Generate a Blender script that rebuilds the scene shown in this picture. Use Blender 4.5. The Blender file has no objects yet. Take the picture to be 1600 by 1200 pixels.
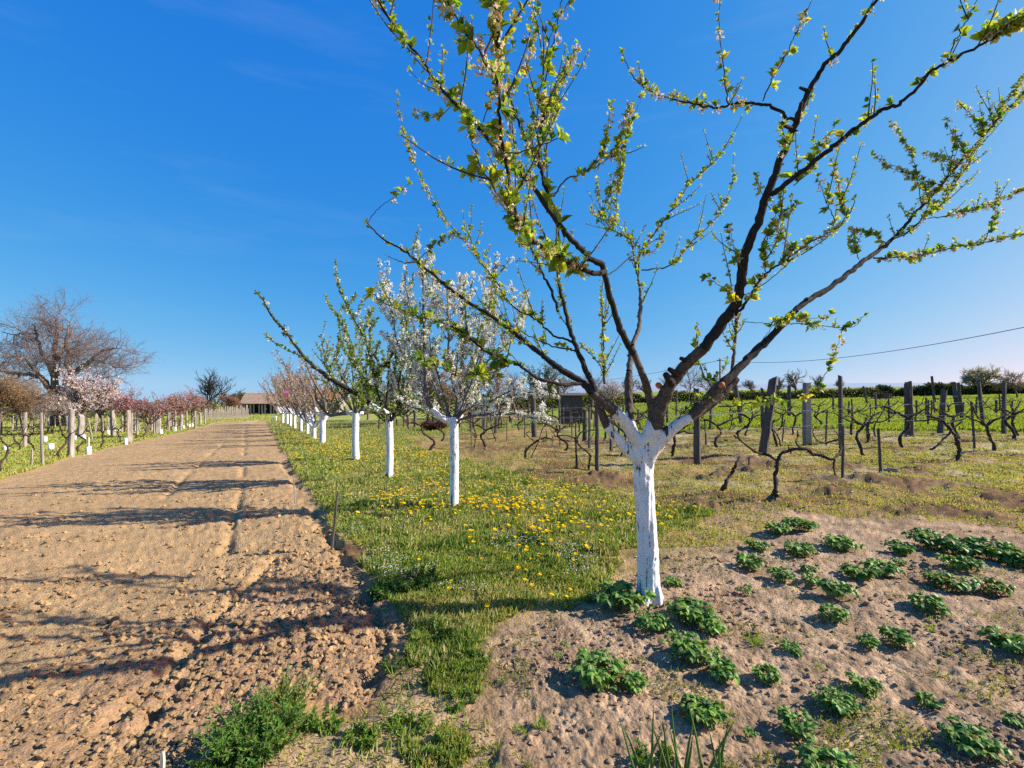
import bpy, math, random
import numpy as np
from mathutils import Vector

random.seed(7)
rng = np.random.default_rng(7)
SC = bpy.context.scene
COL = SC.collection

# ------------------------------------------------------------------ camera, light, sky, exposure
F = 720.0            # focal length in photo pixels (photo 1600 wide)
CAMH = 1.6
cd = bpy.data.cameras.new('camera')
cd.sensor_width = 36.0
cd.lens = 36.0 * F / 1600.0
cd.clip_start = 0.05
cd.clip_end = 6000
cam = bpy.data.objects.new('camera', cd)
cam.location = (0, 0, CAMH)
cam.rotation_euler = (math.radians(90), 0, 0)
COL.objects.link(cam)
SC.camera = cam

SUN_EL, SUN_AZ = 33.0, 0.5      # azimuth in degrees from +X towards +Y
world = bpy.data.worlds.new('World')
SC.world = world
world.use_nodes = True
nt = world.node_tree
for n in list(nt.nodes):
    nt.nodes.remove(n)
wo = nt.nodes.new('ShaderNodeOutputWorld')
bg = nt.nodes.new('ShaderNodeBackground')
bg.inputs['Strength'].default_value = 0.11
sky = nt.nodes.new('ShaderNodeTexSky')
sky.sky_type = 'NISHITA'
sky.sun_disc = False
sky.sun_elevation = math.radians(SUN_EL)
sky.sun_rotation = math.radians(90.0 - SUN_AZ)
sky.altitude = 250
sky.air_density = 1.0
sky.dust_density = 1.0
sky.ozone_density = 3.0
EXPO = 0.85
# one colour grade for the whole dome: the camera's deep, saturated blue
sc0 = nt.nodes.new('ShaderNodeVectorMath'); sc0.operation = 'SCALE'; sc0.inputs['Scale'].default_value = 0.1
nt.links.new(sky.outputs[0], sc0.inputs[0])
sep = nt.nodes.new('ShaderNodeSeparateXYZ'); nt.links.new(sc0.outputs[0], sep.inputs[0])
com = nt.nodes.new('ShaderNodeCombineXYZ')
for ch, (gain, gam) in enumerate(((3.9, 1.97), (1.17, 0.80), (0.975, 0.20))):
    pw = nt.nodes.new('ShaderNodeMath'); pw.operation = 'POWER'; pw.inputs[1].default_value = gam
    ml = nt.nodes.new('ShaderNodeMath'); ml.operation = 'MULTIPLY'; ml.inputs[1].default_value = gain / (2 ** EXPO) / 0.1
    nt.links.new(sep.outputs[ch], pw.inputs[0]); nt.links.new(pw.outputs[0], ml.inputs[0]); nt.links.new(ml.outputs[0], com.inputs[ch])
bg.inputs['Strength'].default_value = 0.1
# faint streaks of cirrus
tcc = nt.nodes.new('ShaderNodeTexCoord'); mpc = nt.nodes.new('ShaderNodeMapping')
mpc.inputs['Scale'].default_value = (1.2, 2.0, 9.0); mpc.inputs['Rotation'].default_value = (0.25, 0.12, 0.0)
noc = nt.nodes.new('ShaderNodeTexNoise'); noc.inputs['Scale'].default_value = 1.6; noc.inputs['Detail'].default_value = 7; noc.inputs['Roughness'].default_value = .62
rc = nt.nodes.new('ShaderNodeMapRange'); rc.inputs['From Min'].default_value = .54; rc.inputs['From Max'].default_value = .85; rc.inputs['To Max'].default_value = .07
mxc = nt.nodes.new('ShaderNodeMix'); mxc.data_type = 'RGBA'; mxc.inputs[7].default_value = (4.0, 4.6, 5.2, 1)
nt.links.new(tcc.outputs['Generated'], mpc.inputs[0]); nt.links.new(mpc.outputs[0], noc.inputs['Vector']); nt.links.new(noc.outputs[0], rc.inputs['Value'])
nt.links.new(rc.outputs[0], mxc.inputs[0]); nt.links.new(com.outputs[0], mxc.inputs[6]); nt.links.new(mxc.outputs[2], bg.inputs['Color'])
nt.links.new(bg.outputs[0], wo.inputs['Surface'])
# the sky below the eye-level horizon goes on as horizon haze (the land falls away on the left)
if 'Vector' in sky.inputs:
    tc = nt.nodes.new('ShaderNodeTexCoord')
    sp = nt.nodes.new('ShaderNodeSeparateXYZ')
    mx = nt.nodes.new('ShaderNodeMath'); mx.operation = 'MAXIMUM'; mx.inputs[1].default_value = 0.0
    cb = nt.nodes.new('ShaderNodeCombineXYZ')
    nt.links.new(tc.outputs['Generated'], sp.inputs[0])
    nt.links.new(sp.outputs[0], cb.inputs[0]); nt.links.new(sp.outputs[1], cb.inputs[1])
    ad_ = nt.nodes.new('ShaderNodeMath'); ad_.operation = 'ADD'; ad_.inputs[1].default_value = 0.12
    nt.links.new(sp.outputs[2], mx.inputs[0]); nt.links.new(mx.outputs[0], ad_.inputs[0]); nt.links.new(ad_.outputs[0], cb.inputs[2])
    nt.links.new(cb.outputs[0], sky.inputs['Vector'])

sl = bpy.data.lights.new('sun', 'SUN')
sl.energy = 5.0
sl.angle = math.radians(0.5)
sl.color = (1.0, 0.94, 0.83)
sun = bpy.data.objects.new('sun', sl)
ce, se = math.cos(math.radians(SUN_EL)), math.sin(math.radians(SUN_EL))
sdir = Vector((ce * math.cos(math.radians(SUN_AZ)), ce * math.sin(math.radians(SUN_AZ)), se))
sun.rotation_euler = sdir.to_track_quat('Z', 'Y').to_euler()
sun.location = (20, 5, 20)
COL.objects.link(sun)

SC.view_settings.view_transform = 'Standard'
SC.view_settings.look = 'None'
SC.view_settings.exposure = EXPO
SC.view_settings.gamma = 1.0
SC.view_settings.use_curve_mapping = False
SC.cycles.max_bounces = 6
SC.cycles.transparent_max_bounces = 4
SC.cycles.use_denoising = False

# ------------------------------------------------------------------ geometry of the place
GA, GB = 0.025, -0.0306      # slope of the field: up to the right, down away from the camera

def plane(x, y):
    x = np.asarray(x, float); y = np.asarray(y, float)
    ye = np.where(y < 95, y, 95 + (y - 95) * 0.50)
    return GA * np.clip(x, -400, 260) + GB * np.clip(ye, -60, 800)

def G(px, py):
    """ground point seen at a photo pixel"""
    yv = 600 - GA * (px - 800) - F * GB
    D = CAMH * F / max(py - yv, 0.5)
    return ((px - 800) / F * D, D)

def GD(px, py):
    return G(px, py)[1]

def P(px, py, D):
    return np.array([(px - 800) / F * D, D, CAMH + (600 - py) / F * D])

# ---- noise
def _hash(ix, iy, s):
    h = (ix.astype(np.int64) * 374761393 + iy.astype(np.int64) * 668265263 + s * 1442695041) & 0x7fffffff
    h = ((h ^ (h >> 13)) * 1274126177) & 0x7fffffff
    h = h ^ (h >> 16)
    return (h & 0xffffff) / float(0xffffff)

def vnoise(x, y, s=0):
    x = np.asarray(x, float); y = np.asarray(y, float)
    ix = np.floor(x); iy = np.floor(y)
    fx = x - ix; fy = y - iy
    ux = fx * fx * (3 - 2 * fx); uy = fy * fy * (3 - 2 * fy)
    a = _hash(ix, iy, s); b = _hash(ix + 1, iy, s); c = _hash(ix, iy + 1, s); d = _hash(ix + 1, iy + 1, s)
    return (a * (1 - ux) + b * ux) * (1 - uy) + (c * (1 - ux) + d * ux) * uy

def fbm(x, y, s=0, o=4):
    t = 0; a = 1; tot = 0
    for i in range(o):
        t = t + a * vnoise(x * 2 ** i + i * 17.3, y * 2 ** i - i * 9.1, s + i); tot += a; a *= 0.5
    return t / tot

def clods(x, y, s, cell):
    """domed cells: 0 between the clods, up to 1 on their tops"""
    X = x / cell; Y = y / cell
    ix = np.floor(X); iy = np.floor(Y)
    best = np.full(X.shape, 9.0); val = np.zeros(X.shape)
    for dx in (-1, 0, 1):
        for dy in (-1, 0, 1):
            jx = ix + dx + 0.15 + 0.7 * _hash(ix + dx, iy + dy, s)
            jy = iy + dy + 0.15 + 0.7 * _hash(ix + dx, iy + dy, s + 5)
            r = 0.45 + 0.55 * _hash(ix + dx, iy + dy, s + 9)
            d = np.sqrt((X - jx) ** 2 + (Y - jy) ** 2) / r
            m = d < best
            best = np.where(m, d, best)
            val = np.where(m, r, val)
    return np.clip(1 - best ** 2, 0, 1) * val

def sstep(a, b, x):
    t = np.clip((x - a) / (b - a), 0, 1)
    return t * t * (3 - 2 * t)

def poly_sd(poly, x, y):
    """signed distance to a closed polygon, positive inside"""
    poly = np.array(poly)
    inside = np.zeros(x.shape, bool)
    dist = np.full(x.shape, 1e9)
    n = len(poly)
    for i in range(n):
        x1, y1 = poly[i]; x2, y2 = poly[(i + 1) % n]
        c = ((y1 > y) != (y2 > y))
        xi = (x2 - x1) * (y - y1) / ((y2 - y1) if y2 != y1 else 1e-9) + x1
        inside ^= (c & (x < xi))
        vx, vy = x2 - x1, y2 - y1
        t = np.clip(((x - x1) * vx + (y - y1) * vy) / (vx * vx + vy * vy + 1e-12), 0, 1)
        dist = np.minimum(dist, np.hypot(x - x1 - t * vx, y - y1 - t * vy))
    return np.where(inside, dist, -dist)

# ---- outlines of the kinds of ground (photo pixels on the ground plane)
right_edge = [(418, 657), (428, 680), (440, 700), (462, 735), (486, 775), (520, 832), (556, 880), (585, 920), (622, 955), (640, 985),
              (628, 1020), (598, 1060), (590, 1100), (520, 1120), (440, 1085), (380, 1110), (330, 1160), (300, 1230), (250, 1600)]
left_edge = [(-700, 1100), (-300, 860), (-100, 780), (0, 751), (100, 716), (200, 693), (300, 671), (335, 660)]
FIELD = [G(*p) for p in left_edge] + [G(*p) for p in right_edge] + [(-0.6, 0.0), (-4, -3), (-12, -3)]
verge_px = [(418, 657), (640, 657), (1000, 652), (1000, 662), (760, 672), (640, 682), (640, 697), (720, 716), (770, 740), (850, 748), (940, 765), (1030, 785), (1085, 805),
            (1060, 835), (980, 870), (940, 915), (850, 945), (780, 975), (755, 1010), (760, 1060), (745, 1110), (780, 1200), (820, 1500),
            (250, 1600), (300, 1230), (330, 1160), (380, 1110), (440, 1085), (520, 1120), (590, 1100), (598, 1060), (628, 1020), (640, 985), (622, 955),
            (585, 920), (556, 880), (520, 832), (486, 775), (462, 735), (440, 700), (428, 680)]
VERGE = [G(*p) for p in verge_px]
bed_px = [(780, 975), (850, 945), (940, 915), (1010, 880), (1090, 850), (1150, 818), (1250, 806), (1400, 812), (1600, 830), (2400, 900), (3200, 1500), (820, 1600),
          (780, 1200), (745, 1110), (760, 1060), (755, 1010)]
BED = [G(*p) for p in bed_px]
mead_y0 = 15.5
MEAD = [(2.5, 17.5), G(1170, 668), G(1300, 672), G(1600, 676), (60, 13), (400, 13), (400, 300), (2.5, 300)]

def fields(x, y):
    w1 = (fbm(x * 1.3, y * 1.3, 31) - .5) * 0.5 + (fbm(x * 6, y * 6, 35) - .5) * 0.22
    w1 = w1 * np.clip(y / 4, 0.45, 2.2)
    f = sstep(-0.05, 0.06, poly_sd(FIELD, x, y) + w1 * 0.28)
    v = sstep(-0.15, 0.18, poly_sd(VERGE, x, y) + w1 * 1.2)
    b = sstep(-0.6, 0.55, poly_sd(BED, x, y) + w1 * 1.7)
    m = sstep(-0.8, 1.2, poly_sd(MEAD, x, y) + w1)
    l = sstep(0, .1, (-7.5 - x) - 0.0 * y) * (1 - f)
    # left vineyard and the green strip beyond the field
    L = (1 - f) * (((x < -4.5 - 0.36 * y)) | ((y > 36) & (x < -6))).astype(float)
    return f, v * (1 - f), b * (1 - f), m, L

def cover(x, y):
    """how much of the verge is green (1) and how much is bare earth (0)"""
    n_ = fbm(x * 3.4, y * 3.4, 52, 4) * .7 + fbm(x * .7, y * .7, 51, 3) * .3
    near = sstep(4.2, 2.4, y) * sstep(-.2, .1, x + 1.1)
    low = sstep(3.0, 2.2, y)
    return sstep(.44, .53, n_ + .12 - .13 * low - .07 * near)

BROWN = [(1110, 742, .55, .35), (1150, 735, .5, .3), (1213, 792, .35, .2), (1340, 729, .5, .3), (1430, 734, .5, .3), (1330, 752, .7, .25), (1400, 758, .8, .25), (1470, 768, .8, .25),
         (1540, 776, .8, .25), (1610, 786, .8, .3), (1120, 795, .5, .3), (945, 745, .5, .4), (860, 690, .7, .6), (1270, 770, .5, .3), (900, 760, .7, .3), (780, 705, .8, .5), (1190, 722, .6, .5), (1560, 815, .6, .3), (1440, 800, .7, .25)]
def brown_spots(x, y):
    w = np.zeros(x.shape); nn = fbm(x * 3, y * 3, 83, 3)
    for px, py, a, b_ in BROWN:
        gx, gy = G(px, py)
        w = np.maximum(w, np.exp(-(((x - gx) / a) ** 2 + ((y - gy) / (b_ * 1.6)) ** 2)))
    return np.clip(w * 1.5 * sstep(.3, .6, nn) + 0, 0, 1)

def grooves(x, y):
    """two wheel tracks running down the tilled field"""
    out = 0
    for line, w in (([(383, 664), (382, 700), (378, 760), (352, 860)], .06), ([(350, 690), (315, 720), (285, 745), (235, 800)], .07),
                    ([(430, 870), (330, 970), (210, 1090), (60, 1210)], .07), ([(440, 718), (484, 792), (525, 852), (568, 920), (600, 985), (580, 1060)], .07), ([(300, 1040), (240, 1110), (150, 1220)], .05)):
        pts = [G(*p) for p in line]
        d = np.full(x.shape, 1e9)
        for (x1, y1), (x2, y2) in zip(pts[:-1], pts[1:]):
            vx, vy = x2 - x1, y2 - y1
            t = np.clip(((x - x1) * vx + (y - y1) * vy) / (vx * vx + vy * vy), 0, 1)
            d = np.minimum(d, np.hypot(x - x1 - t * vx, y - y1 - t * vy))
        out = out + np.exp(-(d / (w * (.5 + fbm(x * 3, y * 3, 78)))) ** 2) * (1.6 * sstep(.35, .6, fbm(x * 1.1, y * 1.1, 77)))
    return out

def height(x, y, fine=True):
    x = np.asarray(x, float); y = np.asarray(y, float)
    f, v, b, m, L = fields(x, y)
    r = np.hypot(x, y)
    z = plane(x, y)
    z = z + (fbm(x * .5, y * .5, 3) - .5) * 0.07 * np.clip(r / 4, 0, 1)
    other = np.clip(1 - f - v - b - m - L, 0, 1)
    z = z + other * ((fbm(x * .9, y * 1.5, 41, 3) - .5) * 0.20 + (fbm(x * 2.6, y * 5, 43, 3) - .5) * .09 + brown_spots(x, y) * (.02 + .22 * (fbm(x * 6, y * 6, 47, 4) - .42)))
    z = z - 0.045 * f + v * ((fbm(x * 2.2, y * 2.2, 45, 3) - .5) * .10)
    z = z - (0.034 * grooves(x, y)) * f * (.4 + 1.2 * clods(x, y, 17, .11))
    # rim of loose soil on the edge of the field
    if fine:
        near = np.clip(1.3 - r / 26, 0, 1)
        big = clods(x + .03 * vnoise(x * 9, y * 9, 4), y, 11, .15)
        mid = clods(x, y + .02 * vnoise(x * 14, y * 14, 6), 12, .07)
        sml = clods(x, y, 13, .035)
        rough = sstep(.36, .62, fbm(x * .9 + 3, y * .9, 19, 3))
        edge = np.exp(-((x + 1.0 + 0.15 * y) / 1.1) ** 2)
        rough = np.clip(.22 + rough * .6 + .6 * edge, 0, 1)
        z = z + near * f * ((0.004 + .020 * rough) * big + (.012 + .020 * rough) * mid + 0.013 * sml + .010 * (fbm(x * 40, y * 40, 24, 2) - .5))
        z = z + near * b * (0.010 * big + 0.018 * mid * (0.3 + rough) + 0.010 * sml * (.5 + rough)) * .50 + near * b * (.012 * clods(x, y, 15, .05) * (.3 + rough) + .016 * (fbm(x * 14, y * 14, 25, 3) - .5) + .024 * (fbm(x * 38, y * 38, 26, 3) - .5)) + b * (fbm(x * 2.2, y * 2.2, 61, 3) - .5) * 0.07
        z = z + near * (1 - f - b) * (0.010 * mid + 0.006 * sml + (fbm(x * 7, y * 7, 21, 3) - .5) * .04)
    return z

def H(x, y):
    return float(height(np.array([x]), np.array([y]), False)[0])

def GP(px, py):
    x, y = G(px, py)
    return np.array([x, y, H(x, y)])

# ------------------------------------------------------------------ object helpers
def tag(o, label=None, cat=None, group=None, kind=None):
    if label: o['label'] = label
    if cat: o['category'] = cat
    if group: o['group'] = group
    if kind: o['kind'] = kind
    return o

def empty(name, loc, label, cat, group=None, rz=0):
    o = bpy.data.objects.new(name, None)
    o.empty_display_size = 0.1
    COL.objects.link(o)
    o.location = [float(v) for v in loc]; o.rotation_euler = (0, 0, rz)
    o['_w'] = 0
    del o['_w']
    return tag(o, label, cat, group)

def make_mesh(name, V, faces, mat=None, smooth=True, attrs=None):
    """faces: list of int arrays (n,k)"""
    me = bpy.data.meshes.new(name)
    V = np.asarray(V, np.float32)
    me.vertices.add(len(V))
    me.vertices.foreach_set('co', V.ravel())
    faces = [np.asarray(f, np.int32) for f in faces if len(f)]
    tot = sum(f.size for f in faces); npol = sum(len(f) for f in faces)
    me.loops.add(tot); me.polygons.add(npol)
    me.loops.foreach_set('vertex_index', np.concatenate([f.ravel() for f in faces]))
    lens = np.concatenate([np.full(len(f), f.shape[1], np.int32) for f in faces])
    starts = np.concatenate([[0], np.cumsum(lens)[:-1]]).astype(np.int32)
    me.polygons.foreach_set('loop_start', starts)
    me.polygons.foreach_set('use_smooth', np.full(npol, smooth, bool))
    if attrs:
        for k, a in attrs.items():
            at = me.attributes.new(k, 'FLOAT_COLOR', 'POINT')
            a = np.asarray(a, np.float32)
            if a.shape[1] == 3:
                a = np.concatenate([a, np.ones((len(a), 1), np.float32)], 1)
            at.data.foreach_set('color', a.ravel())
    me.update(calc_edges=True)
    if mat: me.materials.append(mat)
    return me

def link(name, me, parent=None, loc=None):
    o = bpy.data.objects.new(name, me)
    COL.objects.link(o)
    if parent:
        o.parent = parent
    if loc is not None:
        o.location = [float(v) for v in loc]
    return o

def rel(V, parent):
    return np.asarray(V, np.float32) - np.array(parent.location, np.float32)

def catmull(pts, n):
    pts = np.asarray(pts, float)
    k = len(pts)
    if k < 3:
        t = np.linspace(0, 1, n)[:, None]
        return pts[0] * (1 - t) + pts[-1] * t
    p = np.vstack([2 * pts[0] - pts[1], pts, 2 * pts[-1] - pts[-2]])
    u = np.linspace(0, k - 1 - 1e-6, n)
    i = u.astype(int); t = (u - i)[:, None]
    p0, p1, p2, p3 = p[i], p[i + 1], p[i + 2], p[i + 3]
    return .5 * ((2 * p1) + (-p0 + p2) * t + (2 * p0 - 5 * p1 + 4 * p2 - p3) * t ** 2 + (-p0 + 3 * p1 - 3 * p2 + p3) * t ** 3)

def nrm(v):
    v = np.asarray(v, float)
    return v / (np.linalg.norm(v, axis=-1, keepdims=True) + 1e-12)

class Tubes:
    def __init__(s): s.g = {}
    def add(s, pts, rad, sides=6, col=None):
        pts = np.asarray(pts, float); n = len(pts)
        rad = np.broadcast_to(np.asarray(rad, float), (n,))
        s.g.setdefault((n, sides), []).append((pts, rad, col if col is not None else (1, 1, 1)))
    def arrays(s):
        Vs, Q, T, C = [], [], [], []; off = 0
        for (n, k), L in s.g.items():
            Pn = np.array([a[0] for a in L]); R = np.array([a[1] for a in L]); B = len(L)
            Tn = nrm(np.gradient(Pn, axis=1))
            mt = Tn.mean(1)
            ax = np.eye(3)[np.argmin(np.abs(mt), axis=1)]
            N = nrm(np.cross(Tn, ax[:, None, :]))
            Bn = np.cross(Tn, N)
            a = np.arange(k) / k * 2 * math.pi
            ring = Pn[:, :, None, :] + R[:, :, None, None] * (np.cos(a)[None, None, :, None] * N[:, :, None, :] + np.sin(a)[None, None, :, None] * Bn[:, :, None, :])
            Vr = ring.reshape(B, n * k, 3)
            tip = Pn[:, -1:, :] + Tn[:, -1:, :] * R[:, -1:, None] * .5
            V = np.concatenate([Vr, tip], 1)
            i = np.arange(n - 1)[:, None]; j = np.arange(k)[None, :]
            q = np.stack([i * k + j, i * k + (j + 1) % k, (i + 1) * k + (j + 1) % k, (i + 1) * k + j], -1).reshape(-1, 4)
            t = np.stack([(n - 1) * k + np.arange(k), (n - 1) * k + (np.arange(k) + 1) % k, np.full(k, n * k)], -1)
            offs = off + np.arange(B)[:, None, None] * (n * k + 1)
            Q.append((q[None] + offs).reshape(-1, 4)); T.append((t[None] + offs).reshape(-1, 3))
            Vs.append(V.reshape(-1, 3)); off += B * (n * k + 1)
            C.append(np.repeat(np.array([c[2] for c in L], float), n * k + 1, axis=0))
        return np.vstack(Vs), [np.vstack(Q), np.vstack(T)], np.vstack(C)
    def build(s, name, mat, parent=None, noise=0.0, nscale=20):
        if not s.g: return None
        V, Fc, C = s.arrays()
        if parent is not None: V = rel(V, parent)
        me = make_mesh(name, V, Fc, mat, True, {'col': C})
        return link(name, me, parent)

class Leaves:
    """kind 0: folded kite (2 tris); kind 1: curved 8-triangle leaf"""
    def __init__(s): s.d = []
    def add(s, pos, d, up, L, W, col): s.d.append((*pos, *d, *up, L, W, *col))
    def addn(s, pos, d, up, L, W, col):
        n = len(pos)
        s.d.extend(np.concatenate([pos, d, up, np.broadcast_to(np.reshape(L, (-1, 1)), (n, 1)), np.broadcast_to(np.reshape(W, (-1, 1)), (n, 1)), np.broadcast_to(col, (n, 3))], 1))
    def build(s, name, mat, parent=None, kind=0, data=None):
        A = np.array(s.d if data is None else data, float)
        if not len(A): return None
        p, d, up, L, W, c = A[:, :3], nrm(A[:, 3:6]), A[:, 6:9], A[:, 9:10], A[:, 10:11], A[:, 11:14]
        sd = nrm(np.cross(d, up)); nn = nrm(np.cross(sd, d))
        n = len(A)
        if kind == 0:
            v = np.stack([p, p + d * L * .45 + sd * W * .5 + nn * W * .18, p + d * L - nn * L * .12, p + d * L * .45 - sd * W * .5 + nn * W * .18], 1)
            t = np.array([[0, 1, 2], [0, 2, 3]]); k = 4
        else:
            def q(a, b, h): return p + d * L * a + sd * W * b + nn * L * h
            v = np.stack([q(0, 0, 0), q(.3, 0, .03), q(.65, 0, .02), q(1, 0, -.14),
                          q(.3, .42, .10), q(.62, .46, .08), q(.3, -.42, .10), q(.62, -.46, .08)], 1)
            t = np.array([[0, 4, 1], [1, 4, 5], [1, 5, 2], [2, 5, 3], [0, 1, 6], [1, 7, 6], [1, 2, 7], [2, 3, 7]]); k = 8
        Fc = (t[None] + (np.arange(n) * k)[:, None, None]).reshape(-1, 3)
        V = v.reshape(-1, 3)
        if parent is not None: V = rel(V, parent)
        me = make_mesh(name, V, [Fc], mat, False, {'col': np.repeat(c, k, axis=0)})
        return link(name, me, parent)

# ------------------------------------------------------------------ materials
def newmat(name):
    m = bpy.data.materials.new(name); m.use_nodes = True
    nt = m.node_tree
    b = nt.nodes['Principled BSDF']
    b.inputs['Roughness'].default_value = .85
    b.inputs['Specular IOR Level'].default_value = .2
    return m, nt, b

def N(nt, t, **k):
    n = nt.nodes.new(t)
    for a, v in k.items(): setattr(n, a, v)
    return n

def noise_node(nt, scale, detail=4, rough=.6, obj=True, stretch=None):
    tc = N(nt, 'ShaderNodeTexCoord')
    no = N(nt, 'ShaderNodeTexNoise'); no.inputs['Scale'].default_value = scale
    no.inputs['Detail'].default_value = detail; no.inputs['Roughness'].default_value = rough
    if stretch:
        mp = N(nt, 'ShaderNodeMapping'); mp.inputs['Scale'].default_value = stretch
        nt.links.new(tc.outputs['Object'], mp.inputs[0]); nt.links.new(mp.outputs[0], no.inputs['Vector'])
    else:
        nt.links.new(tc.outputs['Object'], no.inputs['Vector'])
    return no

def ramp(nt, src, stops):
    r = N(nt, 'ShaderNodeValToRGB')
    e = r.color_ramp.elements
    while len(e) < len(stops): e.new(.5)
    for i, (p, c) in enumerate(stops):
        e[i].position = p; e[i].color = (*c, 1) if len(c) == 3 else c
    nt.links.new(src, r.inputs[0])
    return r

def bump(nt, b, src, strength, dist):
    bp = N(nt, 'ShaderNodeBump'); bp.inputs['Strength'].default_value = strength; bp.inputs['Distance'].default_value = dist
    nt.links.new(src, bp.inputs['Height']); nt.links.new(bp.outputs[0], b.inputs['Normal'])
    return bp

def mul(nt, a, bsock, fac=1.0):
    m = N(nt, 'ShaderNodeMix'); m.data_type = 'RGBA'; m.blend_type = 'MULTIPLY'; m.inputs[0].default_value = fac
    nt.links.new(a, m.inputs[6]); nt.links.new(bsock, m.inputs[7])
    return m.outputs[2]

# ground: albedo per vertex times fine grain
M_ground, nt_, b_ = newmat('ground')
at = N(nt_, 'ShaderNodeAttribute'); at.attribute_name = 'col'
n1 = noise_node(nt_, 55, 6, .75)
r1 = ramp(nt_, n1.outputs[0], [(.25, (.55, .52, .50)), (.5, (.95, .95, .95)), (.72, (1.35, 1.35, 1.33))])
n2 = noise_node(nt_, 4.5, 5, .6)
r2 = ramp(nt_, n2.outputs[0], [(.3, (.78, .78, .80)), (.7, (1.18, 1.17, 1.15))])
c = mul(nt_, at.outputs['Color'], r1.outputs[0]); c = mul(nt_, c, r2.outputs[0])
nt_.links.new(c, b_.inputs['Base Color'])
n3 = noise_node(nt_, 38, 8, .8)
vor = N(nt_, 'ShaderNodeTexVoronoi'); vor.inputs['Scale'].default_value = 62; vor.inputs['Randomness'].default_value = 1
tcg = N(nt_, 'ShaderNodeTexCoord'); nt_.links.new(tcg.outputs['Object'], vor.inputs['Vector'])
vm = N(nt_, 'ShaderNodeMath', operation='MULTIPLY'); vm.inputs[1].default_value = -.55; nt_.links.new(vor.outputs['Distance'], vm.inputs[0])
va = N(nt_, 'ShaderNodeMath', operation='ADD'); nt_.links.new(vm.outputs[0], va.inputs[0]); nt_.links.new(n3.outputs[0], va.inputs[1])
bump(nt_, b_, va.outputs[0], .75, .022)
b_.inputs['Roughness'].default_value = .95
b_.inputs['Specular IOR Level'].default_value = .05

def leaf_mat(name, trans=.45, rough=.5, spec=.35):
    m, nt, b = newmat(name)
    at = N(nt, 'ShaderNodeAttribute'); at.attribute_name = 'col'
    nt.links.new(at.outputs['Color'], b.inputs['Base Color'])
    b.inputs['Roughness'].default_value = rough; b.inputs['Specular IOR Level'].default_value = spec
    tr = N(nt, 'ShaderNodeBsdfTranslucent')
    g = N(nt, 'ShaderNodeMix'); g.data_type = 'RGBA'; g.blend_type = 'MULTIPLY'; g.inputs[0].default_value = 1
    g.inputs[7].default_value = (1.5, 1.35, .6, 1)
    nt.links.new(at.outputs['Color'], g.inputs[6]); nt.links.new(g.outputs[2], tr.inputs['Color'])
    ms = N(nt, 'ShaderNodeMixShader'); ms.inputs[0].default_value = trans
    nt.links.new(b.outputs[0], ms.inputs[1]); nt.links.new(tr.outputs[0], ms.inputs[2])
    nt.links.new(ms.outputs[0], nt.nodes['Material Output'].inputs[0])
    return m
M_leaf = leaf_mat('leaf')
M_grass = leaf_mat('grass_blade', .35, .6, .25)
M_straw = leaf_mat('strawberry_leaf', .28, .5, .3)

def petal_mat():
    m, nt, b = newmat('petal')
    at = N(nt, 'ShaderNodeAttribute'); at.attribute_name = 'col'
    nt.links.new(at.outputs['Color'], b.inputs['Base Color'])
    tr = N(nt, 'ShaderNodeBsdfTranslucent'); nt.links.new(at.outputs['Color'], tr.inputs['Color'])
    ms = N(nt, 'ShaderNodeMixShader'); ms.inputs[0].default_value = .35
    nt.links.new(b.outputs[0], ms.inputs[1]); nt.links.new(tr.outputs[0], ms.inputs[2])
    nt.links.new(ms.outputs[0], nt.nodes['Material Output'].inputs[0])
    return m
M_petal = petal_mat()

def bark_mat(name, dark, light, scale=28, bd=.012, stretch=(1, 1, .35)):
    m, nt, b = newmat(name)
    no = noise_node(nt, scale, 6, .7, stretch=stretch)
    r = ramp(nt, no.outputs[0], [(.32, dark), (.5, tuple((a + c) / 2 for a, c in zip(dark, light))), (.72, light)])
    nt.links.new(r.outputs[0], b.inputs['Base Color'])
    bump(nt, b, no.outputs[0], .8, bd)
    b.inputs['Roughness'].default_value = .9
    return m
M_bark = bark_mat('plum_bark', (.009, .008, .008), (.050, .043, .040), 46)
M_twig = bark_mat('twig_bark', (.03, .02, .016), (.10, .075, .06), 60, .003)
M_greybark = bark_mat('grey_bark', (.06, .052, .046), (.22, .19, .165), 45, .006)
M_oldbark = bark_mat('old_tree_bark', (.07, .05, .043), (.26, .19, .16), 4, .05)
M_vine = bark_mat('vine_bark', (.02, .014, .011), (.085, .062, .05), 70, .012, (1, 1, .2))
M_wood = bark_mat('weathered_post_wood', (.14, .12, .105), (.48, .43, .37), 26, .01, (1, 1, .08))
M_darkwood = bark_mat('shade_darkened_wood', (.035, .03, .027), (.15, .13, .115), 26, .01, (1, 1, .08))  # post wood with the backlit shade of the right rows put into its colour
M_concrete = bark_mat('concrete_post', (.13, .125, .115), (.24, .23, .21), 30, .004, (1, 1, 1))
M_cut = newmat('fresh_cut_wood')[0]; M_cut.node_tree.nodes['Principled BSDF'].inputs['Base Color'].default_value = (.48, .17, .06, 1)
M_white = newmat('white_plastic_guard')[0]; M_white.node_tree.nodes['Principled BSDF'].inputs['Base Color'].default_value = (.82, .84, .84, 1)
M_wire = newmat('galvanised_wire')[0]; M_wire.node_tree.nodes['Principled BSDF'].inputs['Base Color'].default_value = (.22, .22, .23, 1)
M_cable = newmat('black_cable')[0]; M_cable.node_tree.nodes['Principled BSDF'].inputs['Base Color'].default_value = (.05, .05, .055, 1)

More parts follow.
